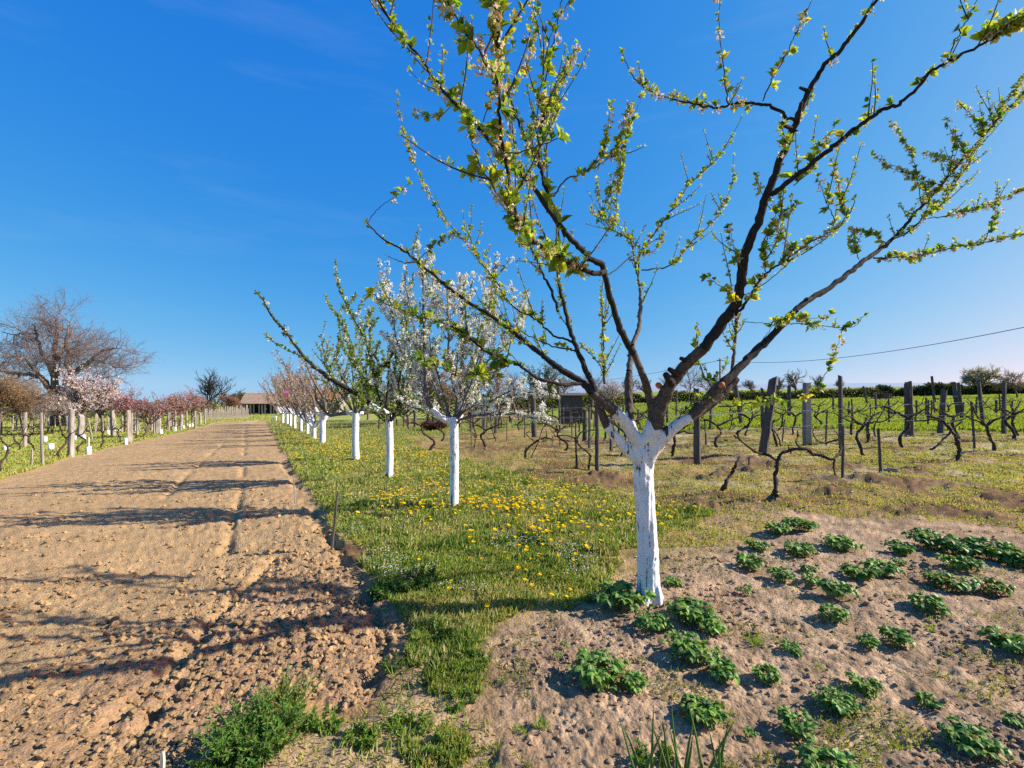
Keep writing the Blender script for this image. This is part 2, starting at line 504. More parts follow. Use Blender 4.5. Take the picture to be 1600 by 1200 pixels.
# whitewash: lime paint with bark showing through in upright cracks; 'col'.r = paint amount
M_lime, nt_, b_ = newmat('whitewashed_bark')
at = N(nt_, 'ShaderNodeAttribute'); at.attribute_name = 'col'
na = noise_node(nt_, 34, 6, .66, stretch=(1, 1, .13))
nb = noise_node(nt_, 95, 4, .7, stretch=(1, 1, .45))
nbig = noise_node(nt_, 7, 3, .6)
ad = N(nt_, 'ShaderNodeMath', operation='ADD'); nt_.links.new(na.outputs[0], ad.inputs[0])
mm = N(nt_, 'ShaderNodeMath', operation='MULTIPLY'); mm.inputs[1].default_value = .30; nt_.links.new(nb.outputs[0], mm.inputs[0])
nt_.links.new(mm.outputs[0], ad.inputs[1])
sepc = N(nt_, 'ShaderNodeSeparateColor'); nt_.links.new(at.outputs['Color'], sepc.inputs[0])
a2 = N(nt_, 'ShaderNodeMath', operation='ADD'); nt_.links.new(ad.outputs[0], a2.inputs[0]); nt_.links.new(sepc.outputs[0], a2.inputs[1])
mb = N(nt_, 'ShaderNodeMath', operation='MULTIPLY'); mb.inputs[1].default_value = .28; nt_.links.new(nbig.outputs[0], mb.inputs[0])
a3 = N(nt_, 'ShaderNodeMath', operation='ADD'); nt_.links.new(a2.outputs[0], a3.inputs[0]); nt_.links.new(mb.outputs[0], a3.inputs[1])
rm = N(nt_, 'ShaderNodeMapRange'); rm.inputs['From Min'].default_value = 1.625; rm.inputs['From Max'].default_value = 1.675
nt_.links.new(a3.outputs[0], rm.inputs['Value'])
mixc = N(nt_, 'ShaderNodeMix'); mixc.data_type = 'RGBA'
nt_.links.new(rm.outputs[0], mixc.inputs[0])
nbk = noise_node(nt_, 40, 5, .7)
rbk = ramp(nt_, nbk.outputs[0], [(.3, (.035, .027, .023)), (.7, (.15, .12, .10))])
nw = noise_node(nt_, 14, 4, .6)
rw = ramp(nt_, nw.outputs[0], [(.3, (.66, .67, .70)), (.65, (.84, .84, .83))])
nt_.links.new(rbk.outputs[0], mixc.inputs[6]); nt_.links.new(rw.outputs[0], mixc.inputs[7])
nt_.links.new(mixc.outputs[2], b_.inputs['Base Color'])
bump(nt_, b_, a3.outputs[0], .9, .012)

# ------------------------------------------------------------------ ground sheet, split by kind of ground
def build_ground():
    fine = np.radians(np.linspace(-61, 61, 800))
    back = np.radians(np.linspace(61, 299, 60)[1:-1])
    ang = np.concatenate([fine, back]); na_ = len(ang)
    D = [1.0]
    # rows about 1.2 px apart in the photo's picture, growing steadily farther out
    while D[-1] < 330:
        d = D[-1]
        D.append(d + max(.010, min(d * d / 737 * 1.25, d * .012 + .02 if d < 25 else d * .03)))
    rad = np.array([0.25, .5, .75] + D); nr = len(rad)
    A, R = np.meshgrid(ang, rad)
    X = R * np.sin(A); Y = R * np.cos(A)
    x = X.ravel(); y = Y.ravel()
    z = height(x, y)
    f, v, b, m, L = fields(x, y)
    n1 = fbm(x * .7, y * .7, 51); n2 = fbm(x * 3.1, y * 3.1, 52); n3 = fbm(x * 11, y * 11, 53)
    def C(*c): return np.array(c)[None, :]
    soil = C(.435, .288, .142) * (1 - .16 * (n2[:, None] - .5)) + (n1[:, None] - .5) * C(.05, .03, .01)
    # damp, freshly turned soil towards the near edge of the field is browner and redder
    damp = sstep(2.4, 1.0, np.hypot(x + 0.9, (y - 2.4) * .7))[:, None]
    soil = soil * (1 - damp) + C(.355, .225, .127) * damp
    bed = C(.415, .29, .180) * (1 + .25 * (n2[:, None] - .5))
    bedg = sstep(.50, .60, n1 * .4 + n2 * .6)[:, None]
    bed = bed * (1 - .45 * bedg) + C(.26, .17, .10) * .45 * bedg
    bed = bed * (.76 + .42 * sstep(.35, .65, n3)[:, None])
    dry = C(.33, .22, .095)
    moss = C(.21, .205, .045); strawc = C(.44, .40, .25); brown = C(.15, .085, .048)
    a = sstep(.43, .54, n2 * .6 + n1 * .4)[:, None]
    cen = (sstep(10.5, 6.5, np.hypot((x - .6) * 1.2, (y - 9) * .8)))[:, None]
    a = a * (1 - .55 * cen)
    oth = dry * (1 - a) + moss * a
    s = sstep(.5, .62, fbm(x * 1.2 + 9, y * 1.9, 55))[:, None] * sstep(6, 9, y)[:, None] * sstep(1, 4, x)[:, None]
    oth = oth * (1 - .65 * s) + strawc * .65 * s
    br = np.maximum(sstep(.56, .66, fbm(x * .9, y * 1.6, 57)), brown_spots(x, y))[:, None]
    oth = oth * (1 - .85 * br) + brown * .85 * br
    verge = C(.105, .115, .03) * (1 - n3[:, None] * .4) + C(.10, .10, .03) * n2[:, None]
    bare = (1 - cover(x, y))[:, None]
    ba = bare * (.45 + .5 * sstep(3.6, 2.6, y)[:, None]); verge = verge * 1.25 * (1 - ba) + (C(.30, .22, .10) * (1 - sstep(3.6, 2.6, y)[:, None]) + C(.43, .30, .17) * sstep(3.6, 2.6, y)[:, None]) * ba
    mead = C(.19, .26, .035) * (.8 + .4 * n1[:, None]) + C(.05, .02, 0) * n2[:, None]
    left = C(.30, .29, .075) * (.75 + .5 * n2[:, None])
    g2 = sstep(33, 45, y)[:, None]
    left = left * (1 - g2) + C(.30, .33, .07) * g2
    col = oth
    for w, c_ in ((L, left), (m, mead), (b, bed), (v, verge), (f, soil)):
        w = w[:, None]; col = col * (1 - w) + c_ * w
    # stony pale band beyond the field's end
    fl = (sstep(.60, .66, fbm(x * .5, y * 1.5, 59)) * sstep(36, 38, y) * sstep(52, 46, y) * (x < -8))[:, None]
    col = col * (1 - .5 * fl) + C(.5, .48, .42) * .5 * fl
    i = np.arange(nr - 1)[:, None]; j = np.arange(na_)[None, :]
    jn = (j + 1) % na_
    q = np.stack([i * na_ + j, i * na_ + jn, (i + 1) * na_ + jn, (i + 1) * na_ + j], -1).reshape(-1, 4)
    q = q[:, ::-1]
    V = np.stack([x, y, z], 1)
    # centre
    cidx = len(V); V = np.vstack([V, [[0, 0, H(0, 0)]]]); col = np.vstack([col, col[:1]])
    tri = np.stack([np.full(na_, cidx), np.arange(na_), (np.arange(na_) + 1) % na_], 1)[:, ::-1]
    reg = np.argmax(np.stack([np.full(len(x), .45), f, v, b, m, L], 1), 1)
    fr = reg[q[:, 0]]
    names = {0: ('ground', 'dry mossy vineyard floor between the trellis rows'), 1: ('tilled_field', 'freshly tilled strip of crumbly brown soil'),
             2: ('grass_verge', 'green grassy strip under the whitewashed trees'), 3: ('strawberry_bed', 'light crumbly soil of the strawberry bed'),
             4: ('meadow', 'bright green meadow behind the vineyard'), 5: ('left_vineyard_ground', 'yellow green grassy floor of the left vineyard')}
    for k, (nm, lb) in names.items():
        sel = q[fr == k]
        fs = [sel]
        extra = np.zeros((0, 3), int)
        if k == 0: fs = [sel, tri]
        used = np.unique(np.concatenate([a_.ravel() for a_ in fs]))
        mp = np.full(len(V), -1); mp[used] = np.arange(len(used))
        me = make_mesh(nm, V[used], [mp[a_] for a_ in fs], M_ground, True, {'col': col[used]})
        tag(link(nm, me), lb, kind='structure')
build_ground()

# far low hills beyond the meadow
def far_hills():
    xs = np.linspace(250, 4200, 120); V = []; 
    for k, x in enumerate(xs):
        y = 2600
        zt = -1 + 14 * fbm(np.array([x * .0013]), np.array([3.0]), 5)[0]
        V += [(x, y, -70), (x, y + 60, zt * .8), (x, y + 300, zt), (x, y + 700, -70)]
    V = np.array(V); i = np.arange(119)[:, None]; j = np.arange(3)[None, :]
    q = np.stack([i * 4 + j, (i + 1) * 4 + j, (i + 1) * 4 + j + 1, i * 4 + j + 1], -1).reshape(-1, 4)
    m, nt, b = newmat('far_hills'); b.inputs['Base Color'].default_value = (.27, .34, .42, 1)  # bluish haze of distance painted into the base colour
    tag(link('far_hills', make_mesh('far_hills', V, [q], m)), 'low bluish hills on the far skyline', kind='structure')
far_hills()

# ------------------------------------------------------------------ trees
UP = np.array([0, 0, 1.0])
def rnd(a, b): return random.uniform(a, b)
def rvec():
    v = np.array([random.gauss(0, 1), random.gauss(0, 1), random.gauss(0, 1)]); return v / (np.linalg.norm(v) + 1e-9)

SPRING = [(.32, .42, .045), (.40, .47, .05), (.20, .31, .035), (.12, .22, .03), (.42, .46, .08), (.25, .36, .04)]
GREEN = [(.15, .24, .04), (.21, .31, .045), (.11, .19, .035), (.30, .38, .06)]
PETW = [(.82, .82, .76), (.78, .79, .70), (.84, .80, .74), (.62, .60, .48)]
PETOLD = [(.62, .50, .34), (.70, .62, .44), (.50, .36, .18), (.76, .72, .60), (.55, .50, .20)]

def rosette(Lv, pos, axis, size, pal, k=6):
    base = random.choice(pal)
    axis = nrm(axis)
    for _ in range(k):
        r = rvec(); r = r - axis * np.dot(r, axis); r = nrm(r)
        d = nrm(axis * rnd(.25, 1.2) + r * rnd(.4, 1.1) + UP * .25)
        c = [min(.9, v * rnd(.8, 1.22)) for v in base]
        L = size * rnd(.6, 1.15)
        Lv.add(pos + d * L * .08, d, nrm(axis * .8 + UP * .4 + rvec() * .35), L, L * rnd(.42, .6), c)

def blossom(Bv, pos, axis, size, pal, k=9):
    for _ in range(k):
        d = nrm(rvec() + nrm(axis) * .55)
        p = pos + d * size * rnd(.35, 1.0)
        c = random.choice(pal)
        d2 = nrm(rvec() + d * .3)
        Bv.add(p, d2, nrm(d + rvec() * .4), size * rnd(.55, .9), size * rnd(.5, .8), [v * rnd(.92, 1.05) for v in c])

def along(pts):
    s = np.concatenate([[0], np.cumsum(np.linalg.norm(np.diff(pts, axis=0), axis=1))])
    return s
def at_s(pts, s, t):
    i = int(np.clip(np.searchsorted(s, t) - 1, 0, len(pts) - 2))
    u = (t - s[i]) / max(s[i + 1] - s[i], 1e-9)
    return pts[i] * (1 - u) + pts[i + 1] * u, nrm(pts[i + 1] - pts[i])

def dress(pts, Lv, Bv, step, size, pal, start=0., bloom=.3, bpal=PETOLD, k=5, bk=7, bsize=.012, taper=True):
    s = along(pts); T = s[-1]; t = start * T; ph = rnd(0, 6)
    while t < T:
        p, d = at_s(pts, s, t)
        r = rvec(); r = nrm(r - d * np.dot(r, d) + UP * .35)
        sz = size * (1 if not taper else (1.15 - .5 * t / T)) * rnd(.7, 1.25)
        gap = math.sin(t * 17 + ph) + .6 * math.sin(t * 41 + 2 * ph) > -.75
        if gap and random.random() < .9:
            rosette(Lv, p + r * .006, nrm(r + d * .5), sz, pal, k if random.random() < .7 else k + 3)
        if Bv is not None and random.random() < bloom:
            r2 = nrm(rvec() - UP * .2)
            blossom(Bv, p + r2 * .012, r2, bsize * rnd(.8, 1.4), bpal, bk)
        t += step * rnd(.5, 1.5)
    p, d = at_s(pts, s, T)
    rosette(Lv, p, d, size * .8, pal, k)

def shoot(start, d0, L, n=6, up=.25, wob=.12):
    p = np.array(start, float); d = nrm(d0); out = [p.copy()]
    for i in range(n - 1):
        d = nrm(d + UP * up / n * 2 + rvec() * wob)
        p = p + d * L / (n - 1); out.append(p.copy())
    return np.array(out)

def limb_radii(n, r0, r1, knob=.07, pw=1.0):
    t = np.linspace(0, 1, n)
    r = r1 + (r0 - r1) * (1 - t) ** pw
    return r * (1 + knob * (rng.random(n) - .5) * 2)

# ------------------------------------------------------------------ the big tree in front
def big_tree():
    base = GP(1014, 940); bx, by, bz = base
    root = empty('plum_tree', (bx, by, bz), 'large near plum tree with whitewashed trunk and dark limbs in yellow green leaf', 'tree', 'whitewashed fruit trees')
    # ---- trunk: skeleton remeshed into one skin
    fork = P(1004, 700, 3.5)
    trunk = [base - UP * .12, base + UP * .02, P(1012, 860, 3.53), P(1008, 790, 3.52), P(1005, 740, 3.51), fork]
    trunkr = [.100, .086, .074, .071, .076, .090]
    lowlimbs = [   # (points, radii)
        ([P(1004, 720, 3.5), P(985, 708, 3.48), P(966, 688, 3.45), P(950, 668, 3.42), P(940, 645, 3.40), P(930, 612, 3.42)], [.075, .060, .050, .044, .036, .03]),
        ([P(1003, 705, 3.5), P(990, 680, 3.45), P(973, 655, 3.38), P(956, 638, 3.34), P(940, 626, 3.30), P(925, 614, 3.26)], [.085, .065, .055, .050, .044, .036]),
        ([P(1006, 700, 3.5), P(1014, 675, 3.46), P(1020, 650, 3.42), P(1014, 618, 3.38), P(1004, 586, 3.3), P(990, 552, 3.25)], [.08, .06, .044, .036, .034, .033]),
        ([P(1008, 700, 3.5), P(1020, 672, 3.42), P(1030, 640, 3.36), P(1044, 608, 3.30), P(1072, 570, 3.22), P(1100, 544, 3.14)], [.085, .07, .062, .057, .053, .048]),
        ([P(1010, 715, 3.5), P(1030, 690, 3.45), P(1052, 668, 3.40), P(1076, 652, 3.37), P(1100, 630, 3.34), P(1128, 600, 3.3)], [.085, .064, .053, .050, .050, .045]),
        ([P(1000, 705, 3.55), P(990, 680, 3.62), P(984, 650, 3.68), P(982, 610, 3.72), P(983, 580, 3.75)], [.07, .055, .045, .042, .040]),
        ([P(1076, 654, 3.38), P(1100, 640, 3.41), P(1125, 618, 3.44), P(1152, 591, 3.47)], [.05, .045, .042, .040]),
    ]
    V = []; Q = []
    import bmesh
    bm = bmesh.new()
    def blobtube(pts, rad, n=26, sides=14):
        p = catmull(pts, n); r = np.interp(np.linspace(0, 1, n), np.linspace(0, 1, len(rad)), rad)
        T = Tubes(); T.add(p, r, sides)
        v, fc, _ = T.arrays()
        o = [bm.verts.new([float(a) for a in vv]) for vv in v]
        for f_ in fc:
            for q in f_:
                bm.faces.new([o[i] for i in q])
        bm.faces.new([o[i] for i in range(sides)][::-1])
    blobtube(trunk, trunkr, 40, 20)
    for p, r in lowlimbs: blobtube(p, [a * .80 for a in r])
    # root flare
    for a in (0.4, 2.3, 4.1, 5.3):
        q = base + np.array([math.cos(a) * .15, math.sin(a) * .15, -.09])
        blobtube([base + UP * .16 + np.array([math.cos(a), math.sin(a), 0]) * .03, base + np.array([math.cos(a), math.sin(a), 0]) * .08, q], [.05, .05, .035], 8, 10)
    me = bpy.data.meshes.new('t'); bm.to_mesh(me); bm.free()
    tmp = bpy.data.objects.new('t', me); COL.objects.link(tmp)
    md = tmp.modifiers.new('r', 'REMESH'); md.mode = 'VOXEL'; md.voxel_size = .0085; md.use_smooth_shade = True
    sm = tmp.modifiers.new('s', 'SMOOTH'); sm.iterations = 8; sm.factor = .5
    dg = bpy.context.evaluated_depsgraph_get(); dg.update()
    ev = tmp.evaluated_get(dg); m2 = bpy.data.meshes.new_from_object(ev)
    n = len(m2.vertices); co = np.empty(n * 3, np.float32); m2.vertices.foreach_get('co', co); co = co.reshape(-1, 3).astype(float)
    no = np.empty(n * 3, np.float32); m2.vertices.foreach_get('normal', no); no = no.reshape(-1, 3)
    # bark ridges: displacement along the trunk
    th = np.arctan2(co[:, 1] - by, co[:, 0] - bx)
    rdg = fbm(th * 7 + vnoise(co[:, 2] * 5, th * 3, 2) * 1.5, co[:, 2] * 3.0, 71, 4) - .5
    lump = fbm(co[:, 0] * 14 + co[:, 2] * 8, co[:, 1] * 14 + co[:, 2] * 10, 72, 3) - .5
    co = co + no * (rdg * .022 + lump * .018)[:, None]
    # painted up to a brushed, ragged line on every limb
    dist = np.linalg.norm(co - (fork + UP * .03), axis=1)
    edge = .33 + .14 * (vnoise(co[:, 0] * 12, co[:, 2] * 12, 8) - .5)
    right = co[:, 0] - fork[0]
    edge = edge + .10 * (right > .1) + .06 * (right < -.12)
    mid_ = (np.abs(right - .04) < .11) & (co[:, 2] > fork[2] + .02)
    edge = np.where(mid_, .20 + .05 * vnoise(co[:, 0] * 20, co[:, 2] * 20, 3), edge)
    w = np.clip(.55 + (edge - dist) * 16, 0, 1); w[co[:, 2] < fork[2] - .05] = 1
    w = np.where(w > .99, 1.0, w * .98)
    pc = np.stack([w - .02 + .1 * (rdg + .1), w, w], 1)
    pq = np.empty(len(m2.loops), np.int32); m2.loops.foreach_get('vertex_index', pq)
    tot = np.empty(len(m2.polygons), np.int32); m2.polygons.foreach_get('loop_total', tot)
    quads = pq.reshape(-1, 4) if (tot == 4).all() else None
    if quads is None:
        lst = [list(p.vertices) for p in m2.polygons]
        fc = [np.array([p for p in lst if len(p) == 4]), np.array([p for p in lst if len(p) == 3]).reshape(-1, 3)]
    else: fc = [quads]
    bpy.data.objects.remove(tmp)
    link('trunk', make_mesh('trunk', rel(co, root), fc, M_lime, True, {'col': pc}), root)

    Lv, Bv = Leaves(), Leaves()
    twigs = Tubes()
    knots = Tubes()
    def to3(lst, d0, d1=None, dl=None):
        n_ = len(lst)
        ds = dl if dl else np.linspace(d0, d1, n_)
        return [P(x, y, d) for (x, y), d in zip(lst, ds)]
    def limb(lst, d0, d1, r0, r1, start=.3, shoots=4, dr=True, dens=.055, size=.033, bloom=.3, mat=None, sl=(.12, .42), own=True, up=.55, dl=None):
        pts = to3(lst, d0, d1, dl)
        n_ = max(10, len(lst) * 5)
        size *= 1.9; dens *= .82; bloom = min(1, bloom * .8); shoots *= 2.0
        p = catmull(pts, n_)
        T = along(p)[-1]
        p[1:-1] += rng.normal(0, .0035, (n_ - 2, 3))
        rr = limb_radii(n_, r0 * .76, r1 * .58, .09, 1.2)
        if own:
            t_ = Tubes(); t_.add(p, rr, 10 if r0 > .012 else 6)
            # pruned stubs and knots
            s = along(p)
            for _ in range(int(T * 3.0)):
                tt = rnd(.05, .8) * T; q, d = at_s(p, s, tt); ri = np.interp(tt, s, rr)
                r = rvec(); r = nrm(r - d * np.dot(r, d))
                t_.add(np.array([q + r * ri * .3, q + r * ri * 1.1, q + r * (ri * 1.3 + rnd(.002, .014))]), [ri * .55, ri * .42, ri * .3], 6)
            t_.build('limb', mat or M_bark, root)
        else:
            twigs.add(p, rr, 5)
        if dr: dress(p, Lv, Bv, dens, size, SPRING, start, bloom, k=9, bk=13, bsize=.022)
        s = along(p)
        for _ in range(int(shoots * T + .5)):
            tt = rnd(start * .8, .97) * T; q, d = at_s(p, s, tt)
            r = rvec(); r = r - d * np.dot(r, d); r = nrm(nrm(r) * .8 + UP * up + d * .45)
            L = rnd(*sl)
            sp_ = shoot(q, r, L, 6, .25, .10)
            twigs.add(sp_, np.linspace(.0042, .0018, 6), 4)
            dress(sp_, Lv, Bv, (.026 if L > .2 else .021), .029, SPRING, .06, .25 * bloom / .3, k=5, bk=6, bsize=.012)
        return p
    # centre limb and what grows from it
    limb([(990, 552), (972, 520), (962, 490), (952, 457), (944, 425), (940, 412)], 3.25, 2.95, .034, .028, 1, 0, False)
    limb([(942, 414), (920, 402), (902, 383), (882, 362), (860, 332), (833, 293), (803, 258), (770, 226), (730, 180), (697, 147), (660, 97), (630, 58), (600, 18), (580, -25)],
         2.95, 2.2, .026, .007, .22, 3.2, size=.036, bloom=.5)
    limb([(945, 424), (930, 427), (910, 420), (890, 410), (870, 400), (852, 388), (832, 376), (815, 360), (806, 335), (799, 300), (790, 250), (782, 205), (779, 150), (777, 83), (778, 20), (776, -60)],
         2.92, 1.35, .022, .0065, .12, 5.0, size=.038, dens=.040, bloom=.95)
    limb([(883, 370), (868, 330), (853, 295), (845, 265), (827, 233), (808, 188), (795, 150)], 2.95, 2.45, .016, .008, .2, 3, size=.030)
    limb([(850, 288), (843, 240), (846, 195), (850, 150), (858, 90), (872, 30), (884, -20)], 2.7, 2.3, .009, .004, .1, 5, size=.028)
    limb([(846, 262), (832, 225), (842, 160), (852, 95), (866, 40), (890, 0)], 2.5, 2.2, .006, .003, .1, 3, size=.026, own=False)
    limb([(806, 335), (775, 300), (752, 262), (738, 225), (731, 198)], 1.9, 1.75, .006, .003, .05, 3, size=.032, dens=.035, bloom=.5, own=False)
    limb([(778, 230), (800, 240), (840, 228), (872, 216)], 1.75, 1.7, .005, .003, .5, 1, size=.03, own=False)
    limb([(777, 125), (745, 75), (720, 40), (700, 8), (690, -15)], 1.5, 1.5, .005, .003, .1, 4, size=.028, dens=.03, bloom=.8, own=False)
    limb([(865, 307), (883, 283), (910, 270), (943, 253), (965, 238), (975, 225)], 2.8, 2.8, .008, .004, .35, 3, size=.024, mat=M_greybark)
    for q in ([(943, 253), (948, 205), (955, 162)], [(965, 238), (975, 190), (990, 165)], [(972, 230), (965, 280), (960, 340)], [(958, 290), (945, 320), (962, 345)],
              [(975, 225), (990, 185), (1003, 150)], [(720, 145), (690, 180), (648, 180)], [(755, 190), (780, 120), (800, 70)], [(820, 120), (830, 80), (836, 40)],
              [(855, 210), (880, 130), (902, 70)], [(830, 200), (870, 150), (885, 95)]):
        limb(q, 2.75, 2.75, .004, .0018, .05, 0, size=.019, dens=.022, own=False, bloom=.35)
    # left dark limb
    limb([(930, 612), (915, 576), (902, 546), (890, 515), (882, 482), (874, 445), (871, 405), (873, 368), (866, 335)], 3.42, 3.7, .030, .013, .45, 2.5, size=.024)
    limb([(872, 487), (861, 452), (850, 432), (838, 405), (830, 388), (822, 360)], 3.55, 3.8, .016, .010, .5, 2, size=.026)
    limb([(899, 536), (882, 529), (866, 525), (848, 507), (830, 495), (810, 485), (790, 465), (777, 442), (760, 420), (742, 397), (724, 375), (700, 350), (688, 338)], 3.5, 4.0, .012, .005, .15, 4.5, size=.026, dens=.045)
    limb([(688, 338), (675, 310), (660, 283), (637, 227), (624, 178), (621, 145)], 4.0, 4.1, .005, .002, .0, 0, size=.018, dens=.022, own=False)
    limb([(906, 552), (890, 546), (870, 543), (850, 535), (828, 525), (805, 512), (785, 498)], 3.5, 3.6, .010, .005, .15, 4, size=.025)
    limb([(945, 600), (943, 563), (942, 525), (941, 490), (938, 470)], 3.5, 3.4, .014, .004, .1, 9, size=.024, mat=M_greybark)
    limb([(905, 535), (922, 552), (938, 567)], 3.4, 3.4, .006, .005, .2, 1, size=.02, own=False)
    # long left limb
    limb([(925, 614), (910, 598), (885, 582), (860, 565), (842, 550), (817, 530), (792, 511), (765, 492), (738, 476), (706, 454), (679, 431), (652, 409), (630, 391), (601, 375), (574, 349)],
         3.26, 3.5, .034, .009, .22, 2.6, size=.027, sl=(.08, .3))
    limb([(574, 349), (588, 328), (609, 313), (622, 305), (637, 288)], 3.5, 3.5, .004, .0025, .62, 0, size=.035, dens=.03, own=False)
    limb([(648, 410), (626, 409), (602, 397)], 3.44, 3.5, .008, .004, 1, 0, False, mat=M_greybark)
    limb([(655, 405), (684, 379), (720, 359)], 3.43, 3.4, .004, .002, .0, 0, size=.026, dens=.024, own=False)
    limb([(908, 599), (885, 601), (865, 598), (843, 592), (825, 581), (810, 570), (794, 563), (765, 553), (749, 541), (720, 517), (693, 505), (661, 496), (634, 487), (600, 472), (583, 460)],
         3.22, 2.35, .018, .004, .42, 3.0, size=.036, dens=.04, sl=(.06, .22), bloom=.35)
    limb([(800, 568), (780, 577), (762, 585), (735, 586), (712, 585), (690, 575), (662, 562)], 2.95, 2.4, .006, .004, .15, 4, size=.038, dens=.035, sl=(.05, .15), own=False)
    # limb behind
    limb([(983, 580), (986, 555), (990, 535), (998, 510), (1001, 480), (1000, 455), (997, 430), (991, 405), (987, 374)], 3.75, 4.4, .036, .014, .6, 2.0, size=.024, mat=M_greybark)
    limb([(998, 430), (1000, 398), (1020, 368), (1037, 345), (1058, 315), (1075, 292), (1095, 270), (1115, 252), (1140, 224)], 4.3, 4.9, .012, .003, .1, 2.2, size=.028, dens=.042)
    limb([(1003, 422), (1030, 420), (1055, 410), (1080, 378), (1112, 350), (1135, 310), (1150, 274)], 4.3, 4.6, .010, .003, .2, 2.0, size=.026, dens=.04)
    limb([(990, 378), (970, 366), (950, 356), (930, 338), (925, 325)], 4.4, 4.6, .009, .004, .1, 3.5, size=.024)
    limb([(987, 400), (955, 427), (945, 425)], 4.35, 3.0, .008, .007, 1, 0, False)
    for q in ([(946, 352), (935, 310), (933, 280)], [(952, 356), (955, 310), (953, 275)], [(958, 358), (965, 300), (975, 262)], [(1000, 400), (1030, 385), (1045, 340)]):
        limb(q, 4.45, 4.5, .004, .002, .05, 0, size=.022, dens=.024, own=False)
    # big dark right limb
    limb([(1100, 544), (1126, 508), (1148, 478), (1157, 450), (1161, 412), (1172, 377), (1186, 345), (1200, 300), (1218, 255), (1234, 213), (1243, 190), (1262, 148), (1285, 108), (1315, 75), (1340, 45), (1366, 5), (1385, -30)],
         3.14, 2.35, .050, .012, .62, 1.0, size=.026, dens=.16)
    limb([(1205, 305), (1222, 292), (1250, 270), (1285, 243), (1310, 222), (1340, 198), (1365, 180), (1385, 168), (1404, 162), (1430, 140), (1455, 112), (1478, 98), (1510, 82), (1540, 66), (1580, 45), (1620, 20)],
         2.68, 2.1, .020, .008, .1, 1.5, size=.027, dens=.10)
    limb([(1540, 66), (1560, 52), (1600, 32), (1625, 20)], 2.2, 2.1, .008, .006, 0, 4, size=.03, dens=.022, bloom=.7, own=False, sl=(.05, .12))
    limb([(1478, 98), (1490, 68), (1508, 35), (1522, 12), (1530, -15)], 2.25, 2.2, .005, .003, .05, 1, size=.02, own=False)
    limb([(1243, 190), (1228, 181), (1205, 167), (1180, 161), (1150, 161), (1125, 167), (1100, 167), (1075, 160), (1045, 153), (1020, 145), (1000, 132), (985, 112), (973, 84)],
         2.62, 2.95, .013, .004, .25, 2.6, size=.024, dens=.045, bloom=.6, sl=(.06, .2))
    limb([(1138, 162), (1132, 120), (1127, 75), (1124, 30), (1126, -10)], 2.7, 2.6, .0055, .003, .05, 0, size=.018, dens=.04, own=False)
    limb([(1192, 158), (1205, 125), (1225, 92), (1240, 60), (1255, 30), (1270, -5)], 2.7, 2.6, .0055, .003, .05, 0, size=.02, dens=.045, own=False)
    limb([(1222, 240), (1225, 215), (1222, 195)], 2.6, 2.5, .004, .003, .1, 1, size=.028, dens=.03, own=False, bloom=.8)
    limb([(1150, 492), (1162, 478), (1176, 457), (1188, 437), (1203, 422), (1222, 411), (1240, 397), (1262, 381), (1287, 368), (1312, 352), (1328, 332), (1335, 313)],
         3.02, 2.9, .013, .004, .1, 3.0, size=.025, dens=.05)
    for q in ([(1196, 425), (1195, 398), (1200, 370), (1210, 340), (1222, 300)], [(1240, 397), (1225, 372), (1215, 355)], [(1304, 345), (1290, 310), (1278, 277)], [(1320, 338), (1312, 300), (1304, 260)],
              [(1150, 475), (1135, 455), (1115, 440), (1103, 433)], [(1158, 420), (1148, 395), (1140, 355)], [(1205, 330), (1190, 300), (1180, 275)], [(1260, 265), (1285, 235), (1305, 195)],
              [(1190, 380), (1215, 345), (1245, 320)], [(1240, 290), (1270, 262), (1280, 230)]):
        limb(q, 2.9, 2.85, .0045, .002, .05, 1, size=.024, dens=.03, own=False)
    # right limb
    limb([(1128, 600), (1150, 580), (1175, 555), (1200, 530), (1225, 505), (1250, 478), (1270, 465), (1300, 447), (1325, 427), (1350, 407), (1366, 396), (1388, 380), (1404, 364), (1418, 348), (1432, 330),
          (1460, 302), (1487, 270), (1525, 225), (1570, 176), (1605, 142), (1650, 100)], 3.3, 4.3, .042, .009, .58, 2.8, size=.026, dens=.05, bloom=.5)
    limb([(1395, 372), (1416, 364), (1450, 335), (1472, 318), (1488, 296), (1500, 270), (1530, 225)], 3.8, 4.1, .012, .005, .1, 3, size=.025, dens=.035, bloom=.6)
    limb([(1365, 403), (1400, 402), (1437, 399), (1470, 391), (1500, 385), (1550, 376), (1610, 362)], 3.78, 4.3, .010, .006, .05, 3, size=.026, dens=.05, bloom=.6, sl=(.05, .18))
    limb([(1450, 341), (1480, 337), (1517, 330), (1555, 315), (1605, 293)], 3.9, 4.2, .007, .004, .2, 3, size=.024, dens=.04, bloom=.7, sl=(.05, .2))
    for q in ([(1440, 325), (1434, 281), (1422, 235), (1408, 212), (1392, 192)], [(1470, 288), (1440, 282), (1412, 272), (1385, 258), (1364, 240)], [(1502, 255), (1475, 252), (1446, 240)],
              [(1510, 245), (1490, 215), (1478, 187)], [(1545, 205), (1520, 180), (1500, 165)], [(1460, 325), (1448, 300), (1440, 290)], [(1385, 380), (1352, 362), (1330, 358)],
              [(1540, 375), (1555, 340), (1560, 320)], [(1342, 405), (1334, 385), (1330, 360)], [(1550, 200), (1570, 165), (1600, 120)]):
        limb(q, 4.0, 4.1, .0048, .002, .05, 1, size=.024, dens=.026, own=False, sl=(.06, .15))
    limb([(1235, 505), (1250, 506), (1280, 509), (1312, 512), (1335, 510), (1350, 494)], 3.45, 3.4, .005, .003, .1, 2, size=.028, dens=.04, own=False, sl=(.05, .12))
